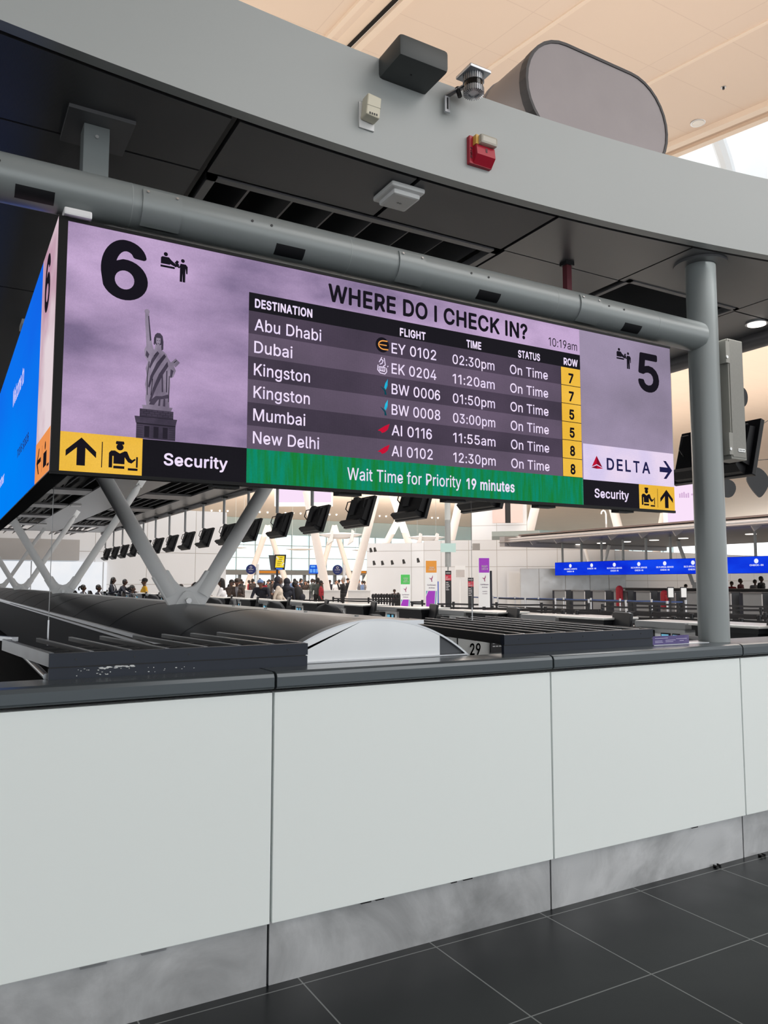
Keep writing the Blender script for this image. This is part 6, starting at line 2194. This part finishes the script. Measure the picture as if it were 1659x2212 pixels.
def totem(px0, px1, top, d, colour, head, label, sub=(), stripes=False, split=1258):
    a, b = gp(px0, d), gp(px1, d)
    ux = (b - a).normalized()
    nn = Vector((ux.y, -ux.x, 0))
    w = (b - a).length
    H = zh(top, d)
    t = thing('queue_sign', label, 'sign', ((a.x + b.x) / 2, (a.y + b.y) / 2, 0))
    f3 = lambda u, v, k: a + ux * u + nn * k + Vector((0, 0, v))
    MB().prism([(0, .03), (w, .03), (w, H), (0, H)], f3, -.10, 0).build('sign_body', T_WHT, t)
    MB().prism([(-.1, 0), (w + .1, 0), (w + .1, .03), (-.1, .03)], f3, -.25, .15).build('foot_plate', SILVER, t)
    fl = lambda k: (lambda u, v: f3(u, v, k))
    hc = (H - .03) * .265 if split is None else H - zh(split, d)
    mb = MB()
    rect(mb, fl(.002), w * .04, w * .97, H - hc, H - .02)
    hd = mb.build('colour_panel', colour, t)
    mb = MB()
    for i, s in enumerate(head):
        text(mb, s, fl(.004), w * .55, H - hc + hc * (.18 + .17 * (len(head) - 1 - i)), w * (.07 * len(s)), hc * .12, .04, center=True, res=2)
    mb.build('lettering', T_INK, hd)
    # bird mark: wings up, long beak
    c0, z0 = w * .52, H - hc - w * .62
    mb = MB()
    sc = w * .42
    poly(mb, fl(.003), [(c0 + .30 * sc, z0 + 1.0 * sc), (c0 + .28 * sc, z0 + .45 * sc), (c0 + .1 * sc, z0 + .08 * sc), (c0 - .02 * sc, z0 + .25 * sc)])
    poly(mb, fl(.0035), [(c0 - .55 * sc, z0 + .42 * sc), (c0 - .05 * sc, z0 + .30 * sc), (c0 + .12 * sc, z0 + .05 * sc), (c0 + .16 * sc, z0 - .45 * sc), (c0 + .0 * sc, z0 - .40 * sc), (c0 - .06 * sc, z0 + .02 * sc)])
    mb.build('bird_mark', T_MAG, t)
    mb = MB()
    text(mb, 'Caribbean', fl(.003), w * .52, z0 - w * .50, w * .74, w * .11, .02, center=True, res=2)
    text(mb, 'Airlines', fl(.003), w * .54, z0 - w * .74, w * .52, w * .10, .02, center=True, res=2)
    for i, s in enumerate(sub):
        text(mb, s, fl(.003), w * .55, z0 - w * (1.1 + .2 * i), w * .42, w * .07, .02, center=True, res=2)
    mb.build('lettering', T_VIO, t)
    if stripes:
        zt = z0 - w * .95
        mb = MB()
        mb.cur = 0
        poly(mb, fl(.003), [(w * .25, zt), (w * .85, zt), (w * .62, .2), (w * .05, .2), (w * .05, zt - w * .5)])
        mb.cur = 1
        poly(mb, fl(.003), [(w * .05, zt), (w * .20, zt), (w * .05, zt - w * .35)])
        poly(mb, fl(.003), [(w * .90, zt), (w * .97, zt), (w * .97, zt - w * .2), (w * .78, .2), (w * .66, .2)])
        mb.build('stripe_graphic', [T_PUR, T_TEAL], t)
    return t


totem(919, 944, 1210, 24, T_ORG, ('ONLINE', 'CHECK-IN'), 'tall white queue sign with orange head panel', stripes=True, split=1237)
totem(865, 886, 1240, 27, T_GRN, ('ECONOMY', 'CLASS', 'CHECK-IN'), 'lower white queue sign with green head panel', stripes=True, split=1262)
totem(1034, 1058, 1204, 21.5, T_PUR, ('PRIORITY', 'CHECK-IN'), 'tall white queue sign with purple head panel', ('BUSINESS', 'CLASS', '', 'EXECUTIVE', 'ELITE')[0:2], split=1237)
BK = pm('sign_black', (24, 25, 30), .4, 0, .08)
RD = pm('sign_red', (176, 36, 60), .4, 0, .05)
for px0, px1, top, d, lab in ((962, 975, 1233, 30, 'slim black queue sign with red band, taller one right of the orange sign'), (1011, 1023, 1248, 31, 'slim black queue sign with red band, shorter one left of the purple sign')):
    a, b = gp(px0, d), gp(px1, d)
    ux = (b - a).normalized()
    nn = Vector((ux.y, -ux.x, 0))
    w = (b - a).length
    H = zh(top, d)
    f3 = lambda u, v, k: a + ux * u + nn * k + Vector((0, 0, v))
    fl = lambda k: (lambda u, v: f3(u, v, k))
    t = thing('queue_sign', lab, 'sign', ((a.x + b.x) / 2, (a.y + b.y) / 2, 0))
    MB().prism([(0, .02), (w, .02), (w, H), (0, H)], f3, -.06, 0).build('sign_body', BK, t)
    MB().prism([(-.08, 0), (w + .08, 0), (w + .08, .02), (-.08, .02)], f3, -.2, .12).build('foot_plate', BK, t)
    mb = MB()
    rect(mb, fl(.002), 0, w, H - w * 1.6, H - w * .65)
    rb = mb.build('red_band', RD, t)
    mb = MB()
    text(mb, 'SKY', fl(.004), w * .1, H - w * 1.15, w * .35, w * .18, .04, res=2)
    text(mb, 'PRIORITY', fl(.004), w * .08, H - w * 1.48, w * .82, w * .18, .04, res=2)
    mb.build('lettering', T_INK, rb)
    mb = MB()
    for i in range(5):
        rect(mb, fl(.003), w * .1, w * (.5 + .12 * (i % 3)), H - w * (2.0 + .3 * i), H - w * (1.88 + .3 * i))
    rect(mb, fl(.003), w * .1, w * .85, H - w * .42, H - w * .3)
    mb.build('text_lines', pm('sign_ink_soft', (190, 186, 190), .5), t)
# dark sign edge right of the purple sign, blue edge right of the orange sign
for px0, px1, top, d, m, lab in ((1058.5, 1063, 1233, 22.5, NAVY, 'narrow navy sign seen half behind the purple-headed sign'), (945.5, 947.5, 1256, 25, pm('sign_blue', (40, 80, 190), .4), 'thin blue sign edge showing behind the orange-headed sign')):
    a, b = gp(px0, d), gp(px1, d)
    ux = (b - a).normalized()
    nn = Vector((ux.y, -ux.x, 0))
    H = zh(top, d)
    t = thing('side_sign', lab, 'sign', (a.x, a.y, 0))
    MB().prism([(0, .02), ((b - a).length, .02), ((b - a).length, H), (0, H)], lambda u, v, k: a + ux * u + nn * k + Vector((0, 0, v)), -.06, 0).build('sign_body', m, t)
    MB().prism([(-.05, 0), ((b - a).length + .05, 0), ((b - a).length + .05, .02), (-.05, .02)], lambda u, v, k: a + ux * u + nn * k + Vector((0, 0, v)), -.15, .1).build('foot_plate', m, t)
# white post with a grey poster between the two black signs
p = gp(994, 38)
t = thing('poster_stand', 'white poster stand with blank grey poster between the two slim black signs', 'poster stand', (p.x, p.y, 0))
MB().cyl((p.x, p.y, 0), (p.x, p.y, zh(1246, 38)), .05, n=12).build('pole', T_WHT, t)
MB().cyl((p.x, p.y, 0), (p.x, p.y, .03), .3, n=18).build('base', T_WHT, t)
f3 = lambda u, v, k: p + RT * u + Vector((0, 0, v)) - FH * k
MB().prism([(-.25, zh(1248, 38)), (.25, zh(1248, 38)), (.25, zh(1222, 38)), (-.25, zh(1222, 38))], f3, .05, .09).build('frame', T_WHT, t)
MB().prism([(-.21, zh(1247, 38)), (.21, zh(1247, 38)), (.21, zh(1231, 38)), (-.21, zh(1231, 38))], f3, .09, .095).build('poster', pm('poster_grey', (196, 192, 192), .5), t)

# tall grey mast with a glass shield behind the signs
p = gp(968, 34)
t = thing('grey_mast', 'thin grey mast rising behind the slim black signs', 'mast', (p.x, p.y, 0))
MB().cyl((p.x, p.y, zh(1225, 34)), (p.x, p.y, 11.6), .13, n=16).build('shaft', GREY, t, smooth=True)
MB().cyl((p.x, p.y, 0), (p.x, p.y, zh(1225, 34)), .03, n=10).build('lower_rod', GREY, t)
MB().prism([(-.33, zh(1193, 34)), (.33, zh(1193, 34)), (.33, zh(1174, 34)), (-.33, zh(1174, 34))], lambda u, v, k: p + RT * u + Vector((0, 0, v)) - FH * k, .15, .17).build('glass_shield', pm('glass_tint', (176, 206, 204), .2, 0, .04), t)
p = gp(1029, 43)
t = thing('wall_loudspeaker', 'grey loudspeaker box high on the white block', 'loudspeaker', (p.x, p.y, zh(1187, 43)))
MB().obox((p.x, p.y, zh(1181, 43)), (.4, .3, .36), Matrix.Rotation(-YAW, 3, 'Z')).build('cabinet', pm('spk_grey', (160, 160, 160), .5), t, bevel=.02)
MB().obox((p.x, p.y + .3, zh(1181, 43)), (.08, .4, .08), Matrix.Rotation(-YAW, 3, 'Z')).build('bracket', GREY, t)

# ================================================================== SECURITY AREA SIGNS
def round_sign(px, py, d, label):
    p = gp(px, d)
    z = zh(py, d)
    t = thing('round_sign', label, 'sign', (p.x, p.y, 0))
    f3 = lambda u, v, k: p + RT * u + Vector((0, 0, v)) - FH * k
    r = 10.7 * d / 1697
    MB().prism([(r * math.cos(2 * PI * i / 28), z + r * math.sin(2 * PI * i / 28)) for i in range(28)], f3, 0, .06).build('disc', pm('sign_deep_blue', (30, 44, 110), .4, 0, .04), t)
    mb = MB()
    fl = lambda u, v: f3(u, v, .065)
    for i in range(24):
        a0_, a1_ = 2 * PI * i / 24, 2 * PI * (i + 1) / 24
        stroke(mb, fl, [(r * .2 * math.cos(a0_), z + r * .45 + r * .2 * math.sin(a0_)), (r * .2 * math.cos(a1_), z + r * .45 + r * .2 * math.sin(a1_))], r * .08)
    text(mb, 'CLEAR', fl, 0, z - r * .12, r * 1.05, r * .22, .04, center=True, res=2)
    text(mb, 'SECURITY', fl, 0, z - r * .55, r * .8, r * .14, .02, center=True, res=2)
    mb.build('lettering', T_INK, t)
    MB().cyl((p.x + RT.x * .32, p.y + RT.y * .32, 0), (p.x + RT.x * .32, p.y + RT.y * .32, z + .25), .07, n=12).build('pole', T_WHT, t)
    MB().tube([f3(.32, z + .1, -.02), f3(0, z + .1, -.02)], .03).build('arm', T_WHT, t)
    return t


round_sign(542, 1230, 38, 'round dark blue sign on a white pole, left one by the security queue')
round_sign(729, 1231, 38, 'round dark blue sign on a white pole, right one by the security queue')
# totem with yellow lit board
d = 30
p = gp(600, d)
f3 = lambda u, v, k: p + RT * u + Vector((0, 0, v)) - FH * k
t = thing('lit_info_totem', 'dark info totem with bright yellow board on a pole above the crowd', 'sign', (p.x, p.y, 0))
q = lambda px: (px - 600) * d / 1690
MB().cyl((p.x - .03, p.y, 0), (p.x - .03, p.y, zh(1230, d)), .045, n=12).build('pole', BK, t)
MB().cyl((p.x - .03, p.y, 0), (p.x - .03, p.y, .03), .3, n=18).build('base', BK, t)
MB().prism([(q(579), zh(1199, d)), (q(596), zh(1199, d)), (q(596), zh(1231, d)), (q(584), zh(1231, d))], f3, -.25, -.05).build('side_board', pm('sign_olive_grey', (86, 90, 92), .4), t)
MB().prism([(q(593), zh(1198, d)), (q(617), zh(1198, d)), (q(614), zh(1231, d)), (q(593), zh(1231, d))], f3, -.12, 0).build('front_board', BK, t)
lb2 = MB().prism([(q(594), zh(1226, d)), (q(612.5), zh(1226, d)), (q(614), zh(1201, d)), (q(596), zh(1201, d))], f3, 0, .01).build('lit_panel', em('lit_yellow', (244, 216, 62), 1.0), t)
mb = MB()
fl = lambda u, v: f3(u, v, .015)
for i, (u0, u1, py) in enumerate(((603, 610, 1204), (602, 609, 1208), (599, 609, 1212), (598, 606, 1216), (598, 605, 1220))):
    rect(mb, fl, q(u0), q(u1), zh(py + 1, d), zh(py, d))
mb.build('text_lines', BK, lb2)
mb = MB()
for u, py in ((597.5, 1204), (600, 1207), (610, 1212), (612, 1217), (610, 1220)):
    disc(mb, fl, q(u), zh(py, d), .03, 10)
mb.build('pictogram_dots', T_INK, lb2)
MB().prism([(q(596), zh(1230.5, d)), (q(610), zh(1230.5, d)), (q(610), zh(1227, d)), (q(596), zh(1227, d))], f3, 0, .012).build('blue_strip', em('lit_blue', (60, 110, 220), 1.0), t)
# blue lit sign
d = 44
p = gp(683, d)
f3 = lambda u, v, k: p + RT * u + Vector((0, 0, v)) - FH * k
q = lambda px: (px - 683) * d / 1690
t = thing('blue_lit_sign', 'bright blue lit sign with four panels above the security queue', 'sign', (p.x, p.y, 0))
MB().prism([(q(667), zh(1239, d)), (q(698), zh(1239, d)), (q(696), zh(1220, d)), (q(669), zh(1220, d))], f3, -.15, 0).build('sign_body', em('lit_blue_deep', (20, 84, 214), 1.0), t)
mb = MB()
fl = lambda u, v: f3(u, v, .01)
for k in range(4):
    rect(mb, fl, q(669 + k * 7), q(674.5 + k * 7), zh(1237, d), zh(1229, d))
rect(mb, fl, q(671), q(681), zh(1226, d), zh(1222, d))
rect(mb, fl, q(685), q(694), zh(1226, d), zh(1222, d))
mb.build('sign_panel', em('lit_blue_pale', (110, 170, 246), 1.0), t)
MB().cyl(f3(0, 0, -.08), f3(0, zh(1239, d), -.08), .06).build('pole', BK, t)
# orange strips over the doors
for (u0, u1), lab in (((556, 608), 'long orange lit strip sign over the doors, left'), ((765, 791), 'orange strip sign over the doors by the white block')):
    a, b = at(u0, 1258, y=74.1), at(u1, 1258, y=74.1)
    d = ((a + b) / 2).dot(FH)
    a.z = b.z = 0
    t = MB().prism([(0, zh(1238, d)), ((b - a).length, zh(1238, d)), ((b - a).length, zh(1233.5, d)), (0, zh(1233.5, d))], lambda u, v, k: Vector((a.x + u, 74.19 - k, v)), 0, .08).build('strip_sign', em('lit_orange', (226, 140, 52), .9), loc=(a.x, a.y, zh(1236, d)))
    tag(t, lab, 'sign')
# glass and white rails in front of the queue
for i, (u0, u1) in enumerate(((530, 560), (640, 668), (672, 692), (695, 735), (752, 800))):
    d = 40
    a, b = gp(u0, d), gp(u1, d)
    w = (b - a).length
    f3 = lambda u, v, k: a + RT * u + Vector((0, 0, v)) - FH * k
    t = thing('low_barrier', 'low white barrier before the security queue, %s from the left' % ORD[i], 'barrier', (a.x, a.y, 0))
    MB().prism([(0, 0), (w, 0), (w, zh(1276, d)), (0, zh(1276, d))], f3, 0, .06).build('panel', pm('barrier_white', (224, 226, 228), .4), t)
    MB().prism([(0, zh(1277, d)), (w, zh(1277, d)), (w, zh(1274.5, d)), (0, zh(1274.5, d))], f3, -.05, .12).build('top_rail', WHITE, t)
# ================================================================== THE OTHER ISLAND, RIGHT
IS = thing('far_canopy', 'long grey canopy with downlights over the right-hand check-in island', 'canopy', (30, 22, 3.6))
ISG = pm('far_canopy_soffit', (66, 67, 73), .35, .2, .06, 1)
ISR = pm('far_canopy_rim', (158, 154, 154), .4, .2, .05, 1)
MB().box(25.4, 36.5, 8, 31.2, 3.62, 3.7).build('soffit', ISG, IS)
MB().box(25.6, 36.5, 8, 31.2, 3.95, 4.02).build('roof_deck', pm('far_roof_brown', (120, 104, 98), .5), IS)
mb = MB()
mb.prism([(24.6, 3.62), (24.75, 3.58), (25.9, 3.86), (25.9, 3.98)], lambda u, w, d: (u, d, w), 8, 31.6)
mb.build('sloping_rim', ISR, IS)
MB().cyl((24.95, 8, 3.74), (24.95, 31.6, 3.74), .07, n=12).build('rim_tube', pm('rim_tube_grey', (178, 176, 176), .4), IS)
for k in range(14):
    y = 9 + k * 1.7
    mb = MB()
    mb.add([(24.8, y, 3.62), (25.8, y, 3.84), (25.0, y, 3.4), (24.8, y + .05, 3.62), (25.8, y + .05, 3.84), (25.0, y + .05, 3.4)], [(0, 1, 2), (5, 4, 3), (0, 3, 4, 1), (1, 4, 5, 2), (2, 5, 3, 0)])
    mb.build('rim_bracket', ISR, IS)
MB().prism([(24.7, 31.2), (36.5, 31.2), (36.5, 31.4), (24.7, 31.6)], lambda u, w, d: (u, w, d), 3.4, 3.9).build('end_fascia', ISR, IS)
for i, (px, py) in enumerate([(1130, 1182.5), (1201, 1179), (1248, 1176.5), (1299, 1173.5), (1353, 1170.5), (1413, 1167), (1476, 1163), (1622, 1154)]):
    p = at(px, py, z=3.61)
    MB().cyl((p.x, p.y, 3.60), (p.x, p.y, 3.62), .22, n=16).build('downlight', LIT, IS)
# blue LED band hung under it
bb = thing('blue_led_band', 'long bright blue LED band hung under the right-hand canopy', 'display board', (28, 22, 1.95))
zb0, zb1 = 1.955, 2.63
MB().box(28.0, 28.15, 9, 31.2, zb0, zb1).build('cabinet', EDGE, bb)
E_DB = led('led_deep_blue', (12, 40, 208), (20, 70, 236), .05, .8, 1.0, (1, .6, 1.6))
mb = MB()
rect(mb, lambda u, v: (27.995, u, v), 9, 31.2, zb0 + .01, zb1 - .01)
fcb = mb.build('screen', E_DB, bb)
E_LW = em('led_far_white', (236, 240, 255), 1.0)
for i, px in enumerate((1232, 1278, 1327, 1380, 1436, 1497, 1634)):
    c = at(px, 1222, x=27.99)
    mb = MB()
    fl = lambda u, v: (27.99, c.y - u, v)
    disc(mb, fl, 0, 2.44, .095, 16)
    text(mb, ['AIRLINES AGENTS', '', 'DELTA SPECIAL SERVICES', 'DELTA SPECIAL SERVICES', 'DELTA SPECIAL SERVICES', 'DELTA SPECIAL SERVICES', ''][i] or 'CHECK-IN', fl, 0, 2.245, .95 if i not in (1, 6) else .6, .065, .04, center=True, res=2)
    if i not in (1, 6):
        text(mb, 'CHECK-IN', fl, 0, 2.12, .5, .065, .04, center=True, res=2)
    mb.build('lettering', E_LW, fcb)
for i in range(16):
    y = 10 + i * 1.38
    MB().box(28.03, 28.11, y - .04, y + .04, zb1, 3.615).build('hanger_rod', GREY, bb)
# counters below the band
ICTR = pm('island_desk_grey', (132, 134, 136), .35, .3, .05, 3)
n = 0
srcd = None
for k in range(14):
    y = 30.2 - k * 1.35
    lab = 'grey check-in desk under the blue band, %s from the far end' % ORD[k]
    if srcd is None:
        t = thing('island_desk', lab, 'desk', (27.6, y, 0), 'desks under the blue band')
        MB().box(27.4, 27.9, y - .42, y + .42, 0, 1.18).build('front_panel', ICTR, t)
        MB().rbox(27.3, 28.0, y - .46, y + .46, 1.18, 1.22, .01).build('worktop', pm('island_top', (110, 108, 108), .3, .2), t)
        MB().box(27.38, 27.41, y - .44, y - .39, .05, 1.15).build('edge_strip', CHROME, t)
        MB().box(27.45, 27.85, y + .42, y + .62, 0, 1.2).build('side_bin', NAVY, t)
        srcd = t
    else:
        dup(srcd, (27.6, y, 0), label=lab)
bk = thing('island_back_counter', 'long dark back counter behind the desks under the blue band', 'counter', (30.5, 20, 0))
MB().box(30.2, 30.8, 9, 28.5, 0, 1.28).build('body', DESKB, bk)
MB().box(30.1, 30.9, 9, 28.6, 1.28, 1.33).build('top', pm('dark_brown_top', (52, 46, 46), .3), bk)
# brushed steel wall panels at the island's far end
a, b = gp(1124, 42.5), gp(1352, 42)
wall_panels('wall_steel', a, b, 0, zh(1228, 42), .2, [1.0, 2.4, 3.7, 4.7], [], STEEL)
# V column of the island
for px, lab in ((1290, 'small V-shaped grey column below the blue band, farther one'), (1502, 'small V-shaped grey column below the blue band beside the round post')):
    p = at(px, 1251, x=31.5)
    t = thing('v_column', lab, 'column', (31.5, p.y, 1.33))
    MB().obox((31.5, p.y, 1.47), (.1, .30, .28)).build('node_plate', GREY_STRUT, t)
    for s in (-1, 1):
        MB().cyl((31.5, p.y + s * .12, 1.5), (31.5, p.y + s * .95, 3.62), .09, n=12).build('strut', GREY_STRUT, t, smooth=True)
# red coat bags on desks and white notice frames
for px, py, lab in ((1338, 1268, 'dark red jacket draped over a desk chair under the blue band, left one'), (1435, 1278, 'dark red jacket hanging beside a desk under the blue band, right one')):
    p = at(px, py, x=27.2)
    mb = MB()
    mb.cap((p.x, p.y, p.z - .1), (p.x, p.y + .06, .55), .17, .12, 12)
    mb.cap((p.x - .05, p.y - .16, p.z - .18), (p.x - .05, p.y - .2, .75), .07, .05, 10)
    o = mb.build('jacket', CRED, loc=(p.x, p.y, 0), smooth=True)
    tag(o, lab, 'jacket')
for px, lab in ((1447, 'left of two white notice frames on stands in front of the blue-band desks'), (1475, 'right of two white notice frames on stands in front of the blue-band desks')):
    d = 24
    p = gp(px, d)
    f3 = lambda u, v, k: p + RT * u + Vector((0, 0, v)) - FH * k
    t = thing('notice_stand', lab, 'sign', (p.x, p.y, 0))
    MB().cyl(p, p + Vector((0, 0, zh(1290, d))), .02).build('pole', BK, t)
    MB().cyl(p, p + Vector((0, 0, .02)), .16, n=16).build('base', BK, t)
    MB().prism([(-.10, zh(1291, d)), (.10, zh(1291, d)), (.10, zh(1268, d)), (-.10, zh(1268, d))], f3, .02, .05).build('frame', BK, t)
    MB().prism([(-.08, zh(1290, d)), (.08, zh(1290, d)), (.08, zh(1270, d)), (-.08, zh(1270, d))], f3, .05, .055).build('sheet', T_WHT, t)

# ================================================================== HIGH THINGS IN THE HALL
def pink_screen(px0, px1, py0, py1, d, label, drop):
    a, b = gp(px0, d), gp(px1, d)
    w = (b - a).length
    z0, z1 = zh(py1, d), zh(py0, d)
    f3 = lambda u, v, k: a + RT * u + Vector((0, 0, v)) - FH * k
    t = thing('pink_screen', label, 'screen', (a.x, a.y, z0))
    MB().prism([(-.1, z0 - .25), (w + .1, z0 - .25), (w + .1, z1), (-.1, z1)], f3, -.3, 0).build('housing', T_WHT, t)
    s = MB().prism([(0, z0), (w, z0), (w, z1 - .1), (0, z1 - .1)], f3, 0, .01).build('screen', em('screen_pink', (250, 226, 250), 1.0), t)
    mb = MB()
    fl = lambda u, v: f3(u, v, .015)
    for i in range(5):
        rect(mb, fl, w * (.28 + .05 * i), w * (.315 + .05 * i), z0 + (z1 - z0) * .62, z0 + (z1 - z0) * (.72 + .02 * (i % 3)))
    rect(mb, fl, w * .56, w * .72, z0 + (z1 - z0) * .68, z0 + (z1 - z0) * .72)
    disc(mb, fl, w * .80, z0 + (z1 - z0) * .68, w * .03, 12)
    mb.build('faint_lettering', em('screen_mauve', (214, 178, 216), 1.0), s)
    for u in (.2, .8):
        MB().cyl(f3(w * u, z1 - .1, -.15), f3(w * u, zceil(f3(w * u, 0, -.15).y) + .02, -.15), .03).build('hanger_rod', GREY, t)
    return t


pink_screen(594, 714, 1030, 1084, 50, 'big pale pink screen hung over the hall, behind the green band', 11.2)
pink_screen(1447, 1540, 1040, 1130, 36, 'big pale pink screen hung in the hall, left of the round post', 11.8)


def white_column(px0, py0, px1, py1, d, r0, r1, label, grp=None):
    p = gp(px0, d)
    q = gp(px1, d)
    t = thing('slanted_column', label, 'column', (p.x, p.y, 0), grp)
    z0, z1 = zh(py0, d), zh(py1, d)
    MB().cyl((p.x, p.y, z0), (q.x, q.y, z1), r0, r1, 16).build('shaft', pm('column_white', (232, 226, 222), .45, 0, .03), t, smooth=True)
    MB().cyl((p.x, p.y, 0), (p.x, p.y, .08), r0 * 1.8, n=16).build('foot', GREY, t)


CW = [(713, 1315, 660, 1060, 44, .26, .22, 'white slanted column leaning left from the queue, under the pink screen'),
      (752, 1310, 815, 1060, 45, .26, .22, 'white slanted column leaning right, between pink screen and white block'),
      (518, 1312, 577, 1135, 66, .26, .24, 'white slanted column leaning right beside the nearest monitor row'),
      (632, 1300, 577, 1135, 68, .26, .22, 'white slanted column leaning left to meet its partner behind the yellow sign'),
      (676, 1300, 722, 1135, 69, .26, .22, 'white slanted column leaning right behind the blue lit sign'),
      (772, 1300, 722, 1135, 70, .26, .22, 'white slanted column leaning left into the far pair by the block'),
      (832, 1178, 862, 1120, 62, .3, .26, 'white slanted column rising over the white block, left of its pair'),
      (885, 1178, 845, 1060, 60, .3, .26, 'white slanted column rising over the white block, right of its pair'),
      (974, 1170, 1000, 1060, 56, .3, .3, 'white slanted column beside the thin grey mast'),
      (1143, 1160, 1165, 1070, 53, .3, .3, 'white slanted column above the far canopy end, left'),
      (1340, 1145, 1326, 1085, 53, .3, .3, 'white slanted column above the far canopy, middle'),
      (1432, 1140, 1444, 1085, 53, .25, .25, 'white slanted column above the far canopy beside the pink screen')]
for c in CW:
    if c[1] < 1200:
        # upper part visible only: the shaft goes on to the floor behind
        px0, py0, px1, py1, d, r0, r1, lab = c
        k = (zh(py0, d)) / max(.2, (zh(py1, d) - zh(py0, d)))
        c = (px0 + (px0 - px1) * k, 1258 + EYE * 1697 / d, px1, py1, d, r0, r1, lab)
    white_column(*c)
# white boat-shaped ceiling lamps
for px0, px1, py, d, lab in ((686, 783, 1154, 55, 'white boat-shaped hanging uplight in the hall, large one with fins'), (882, 962, 1160, 52, 'white boat-shaped hanging uplight above the white block'),
                             (614, 680, 1186, 64, 'flat white boat-shaped uplight before the glass wall, middle'), (498, 534, 1183, 64, 'flat white boat-shaped uplight before the glass wall, left'),
                             (757, 800, 1188, 64, 'flat white boat-shaped uplight before the glass wall, right')):
    p = gp((px0 + px1) / 2, d)
    L = (px1 - px0) / 2 * d / 1690
    z = zh(py, d)
    t = thing('boat_uplight', lab, 'ceiling light', (p.x, p.y, z))
    v, f = [], []
    nn, mm = 16, 8
    big = px1 - px0 > 75
    hh = L * (.22 if big else .11)
    mb = MB()
    for i in range(nn + 1):
        u = -1 + 2 * i / nn
        s = max(.02, 1 - abs(u) ** 2.2)
        for k in range(mm):
            a = 2 * PI * k / mm
            q = p + RT * (u * L) + FH * (.5 * s * math.cos(a)) + Vector((0, 0, z + hh * s * math.sin(a) * (1 if math.sin(a) < 0 else .35)))
            v.append(q)
    for i in range(nn):
        for k in range(mm):
            f.append((i * mm + k, i * mm + (k + 1) % mm, (i + 1) * mm + (k + 1) % mm, (i + 1) * mm + k))
    mb.add(v, f)
    mb.build('shell', pm('boat_white', (226, 224, 224), .4, 0, .02), t, smooth=True)
    if big:
        for u in (-.35, .55):
            q = p + RT * (u * L)
            mb = MB()
            mb.prism([(-.05, hh * .9), (.12, hh * .6), (.05, -hh * 1.4), (-.35, -hh * 2.2), (-.1, -hh * .3)], lambda a, b, k: q + RT * a + Vector((0, 0, z + b)) + FH * k, -.55, .55)
            mb.build('fin', pm('boat_white', (226, 224, 224)), t)
    for u in (-.5, .5):
        q = p + RT * (u * L)
        MB().cyl((q.x, q.y, z), (q.x, q.y, zceil(q.y) + .02), .012, n=6).build('suspension_cable', GREY, t)
# little spots along the vault
for i, px in enumerate((454, 472, 489, 559, 576, 615, 632, 648, 711, 726, 820, 834, 920, 934, 947)):
    d = 40
    while d < 90 and zh(1102 + (px - 454) * .033, d) < zceil(gp(px, d).y) - .06:
        d += .1
    p = gp(px, d)
    zz = zceil(p.y) - .06
    t = thing('vault_spot', 'small bright spot in the row along the far beige vault', 'ceiling light', (p.x, p.y, zz), 'spots along the vault')
    MB().ball((p.x, p.y, zz), .085, 10, 8).build('lamp', LIT, t)
    MB().cyl((p.x, p.y, zz), (p.x, p.y, zz + .15), .05, n=8).build('stem', GREY, t)
# hanging mobile of dark plates at the right edge
MOB = pm('mobile_black', (40, 42, 46), .45, .1, .08, 3)
d = 16.0
mo = gp(1630, d)
f3 = lambda px, py, k=0: gp(px, d) + Vector((0, 0, zh(py, d))) - FH * k
t = thing('hanging_mobile', 'hanging mobile of dark rounded plates on thin wires at the right edge', 'mobile', (mo.x, mo.y, zh(1000, d)))
c = f3(1619, 852)
mb = MB()
mb.prism([(11.5 * math.cos(2 * PI * i / 24), 22 * math.sin(2 * PI * i / 24)) for i in range(24)], lambda u, v, k: f3(1619 + u, 852 - v, k), 0, .04)
mb.build('plate', MOB, t)
def smooth_poly(pts, it=2):
    for _ in range(it):
        o = []
        for a, b in zip(pts, pts[1:] + pts[:1]):
            o += [(a[0] * .75 + b[0] * .25, a[1] * .75 + b[1] * .25), (a[0] * .25 + b[0] * .75, a[1] * .25 + b[1] * .75)]
        pts = o
    return pts
MB().prism(smooth_poly([(1618, 1030), (1632, 1008), (1652, 1008), (1670, 1030), (1668, 1050), (1650, 1076), (1642, 1070), (1628, 1052)]), lambda u, v, k: f3(u, v, k), 0, .04).build('plate', MOB, t)
MB().prism(smooth_poly([(1560, 1034), (1588, 1034), (1599, 1052), (1588, 1074), (1570, 1074), (1560, 1056)]), lambda u, v, k: f3(u, v, k), 0, .04).build('plate', MOB, t)
mb = MB()
mb.tube([f3(1619, 872), f3(1623, 900), f3(1626, 935), f3(1630, 990), f3(1640, 1010)], .006, 6)
mb.tube([f3(1580, 1040), f3(1600, 1000), f3(1640, 925), f3(1680, 900)], .006, 6)
mb.tube([f3(1619, 832), f3(1619, 600)], .005, 6)
mb.tube([f3(1616, 995), f3(1640, 992), f3(1690, 988)], .006, 6)
mb.build('wire', BLACK, t)
# little white hook lamp on the far canopy
p = at(1310, 1150, x=27)
t = thing('hook_lamp', 'small white hook-shaped lamp post on the far canopy roof', 'lamp', (p.x, p.y, 4.0))
z0 = 4.02
mb = MB()
mb.tube([(p.x, p.y, z0), (p.x, p.y, z0 + .75), (p.x, p.y + .06, z0 + .9), (p.x, p.y + .17, z0 + .95), (p.x, p.y + .28, z0 + .88), (p.x, p.y + .3, z0 + .78)], .035, 8)
mb.build('hook', T_WHT, t, smooth=True)
MB().cyl((p.x, p.y, z0), (p.x, p.y, z0 + .03), .12).build('base', GREY, t)
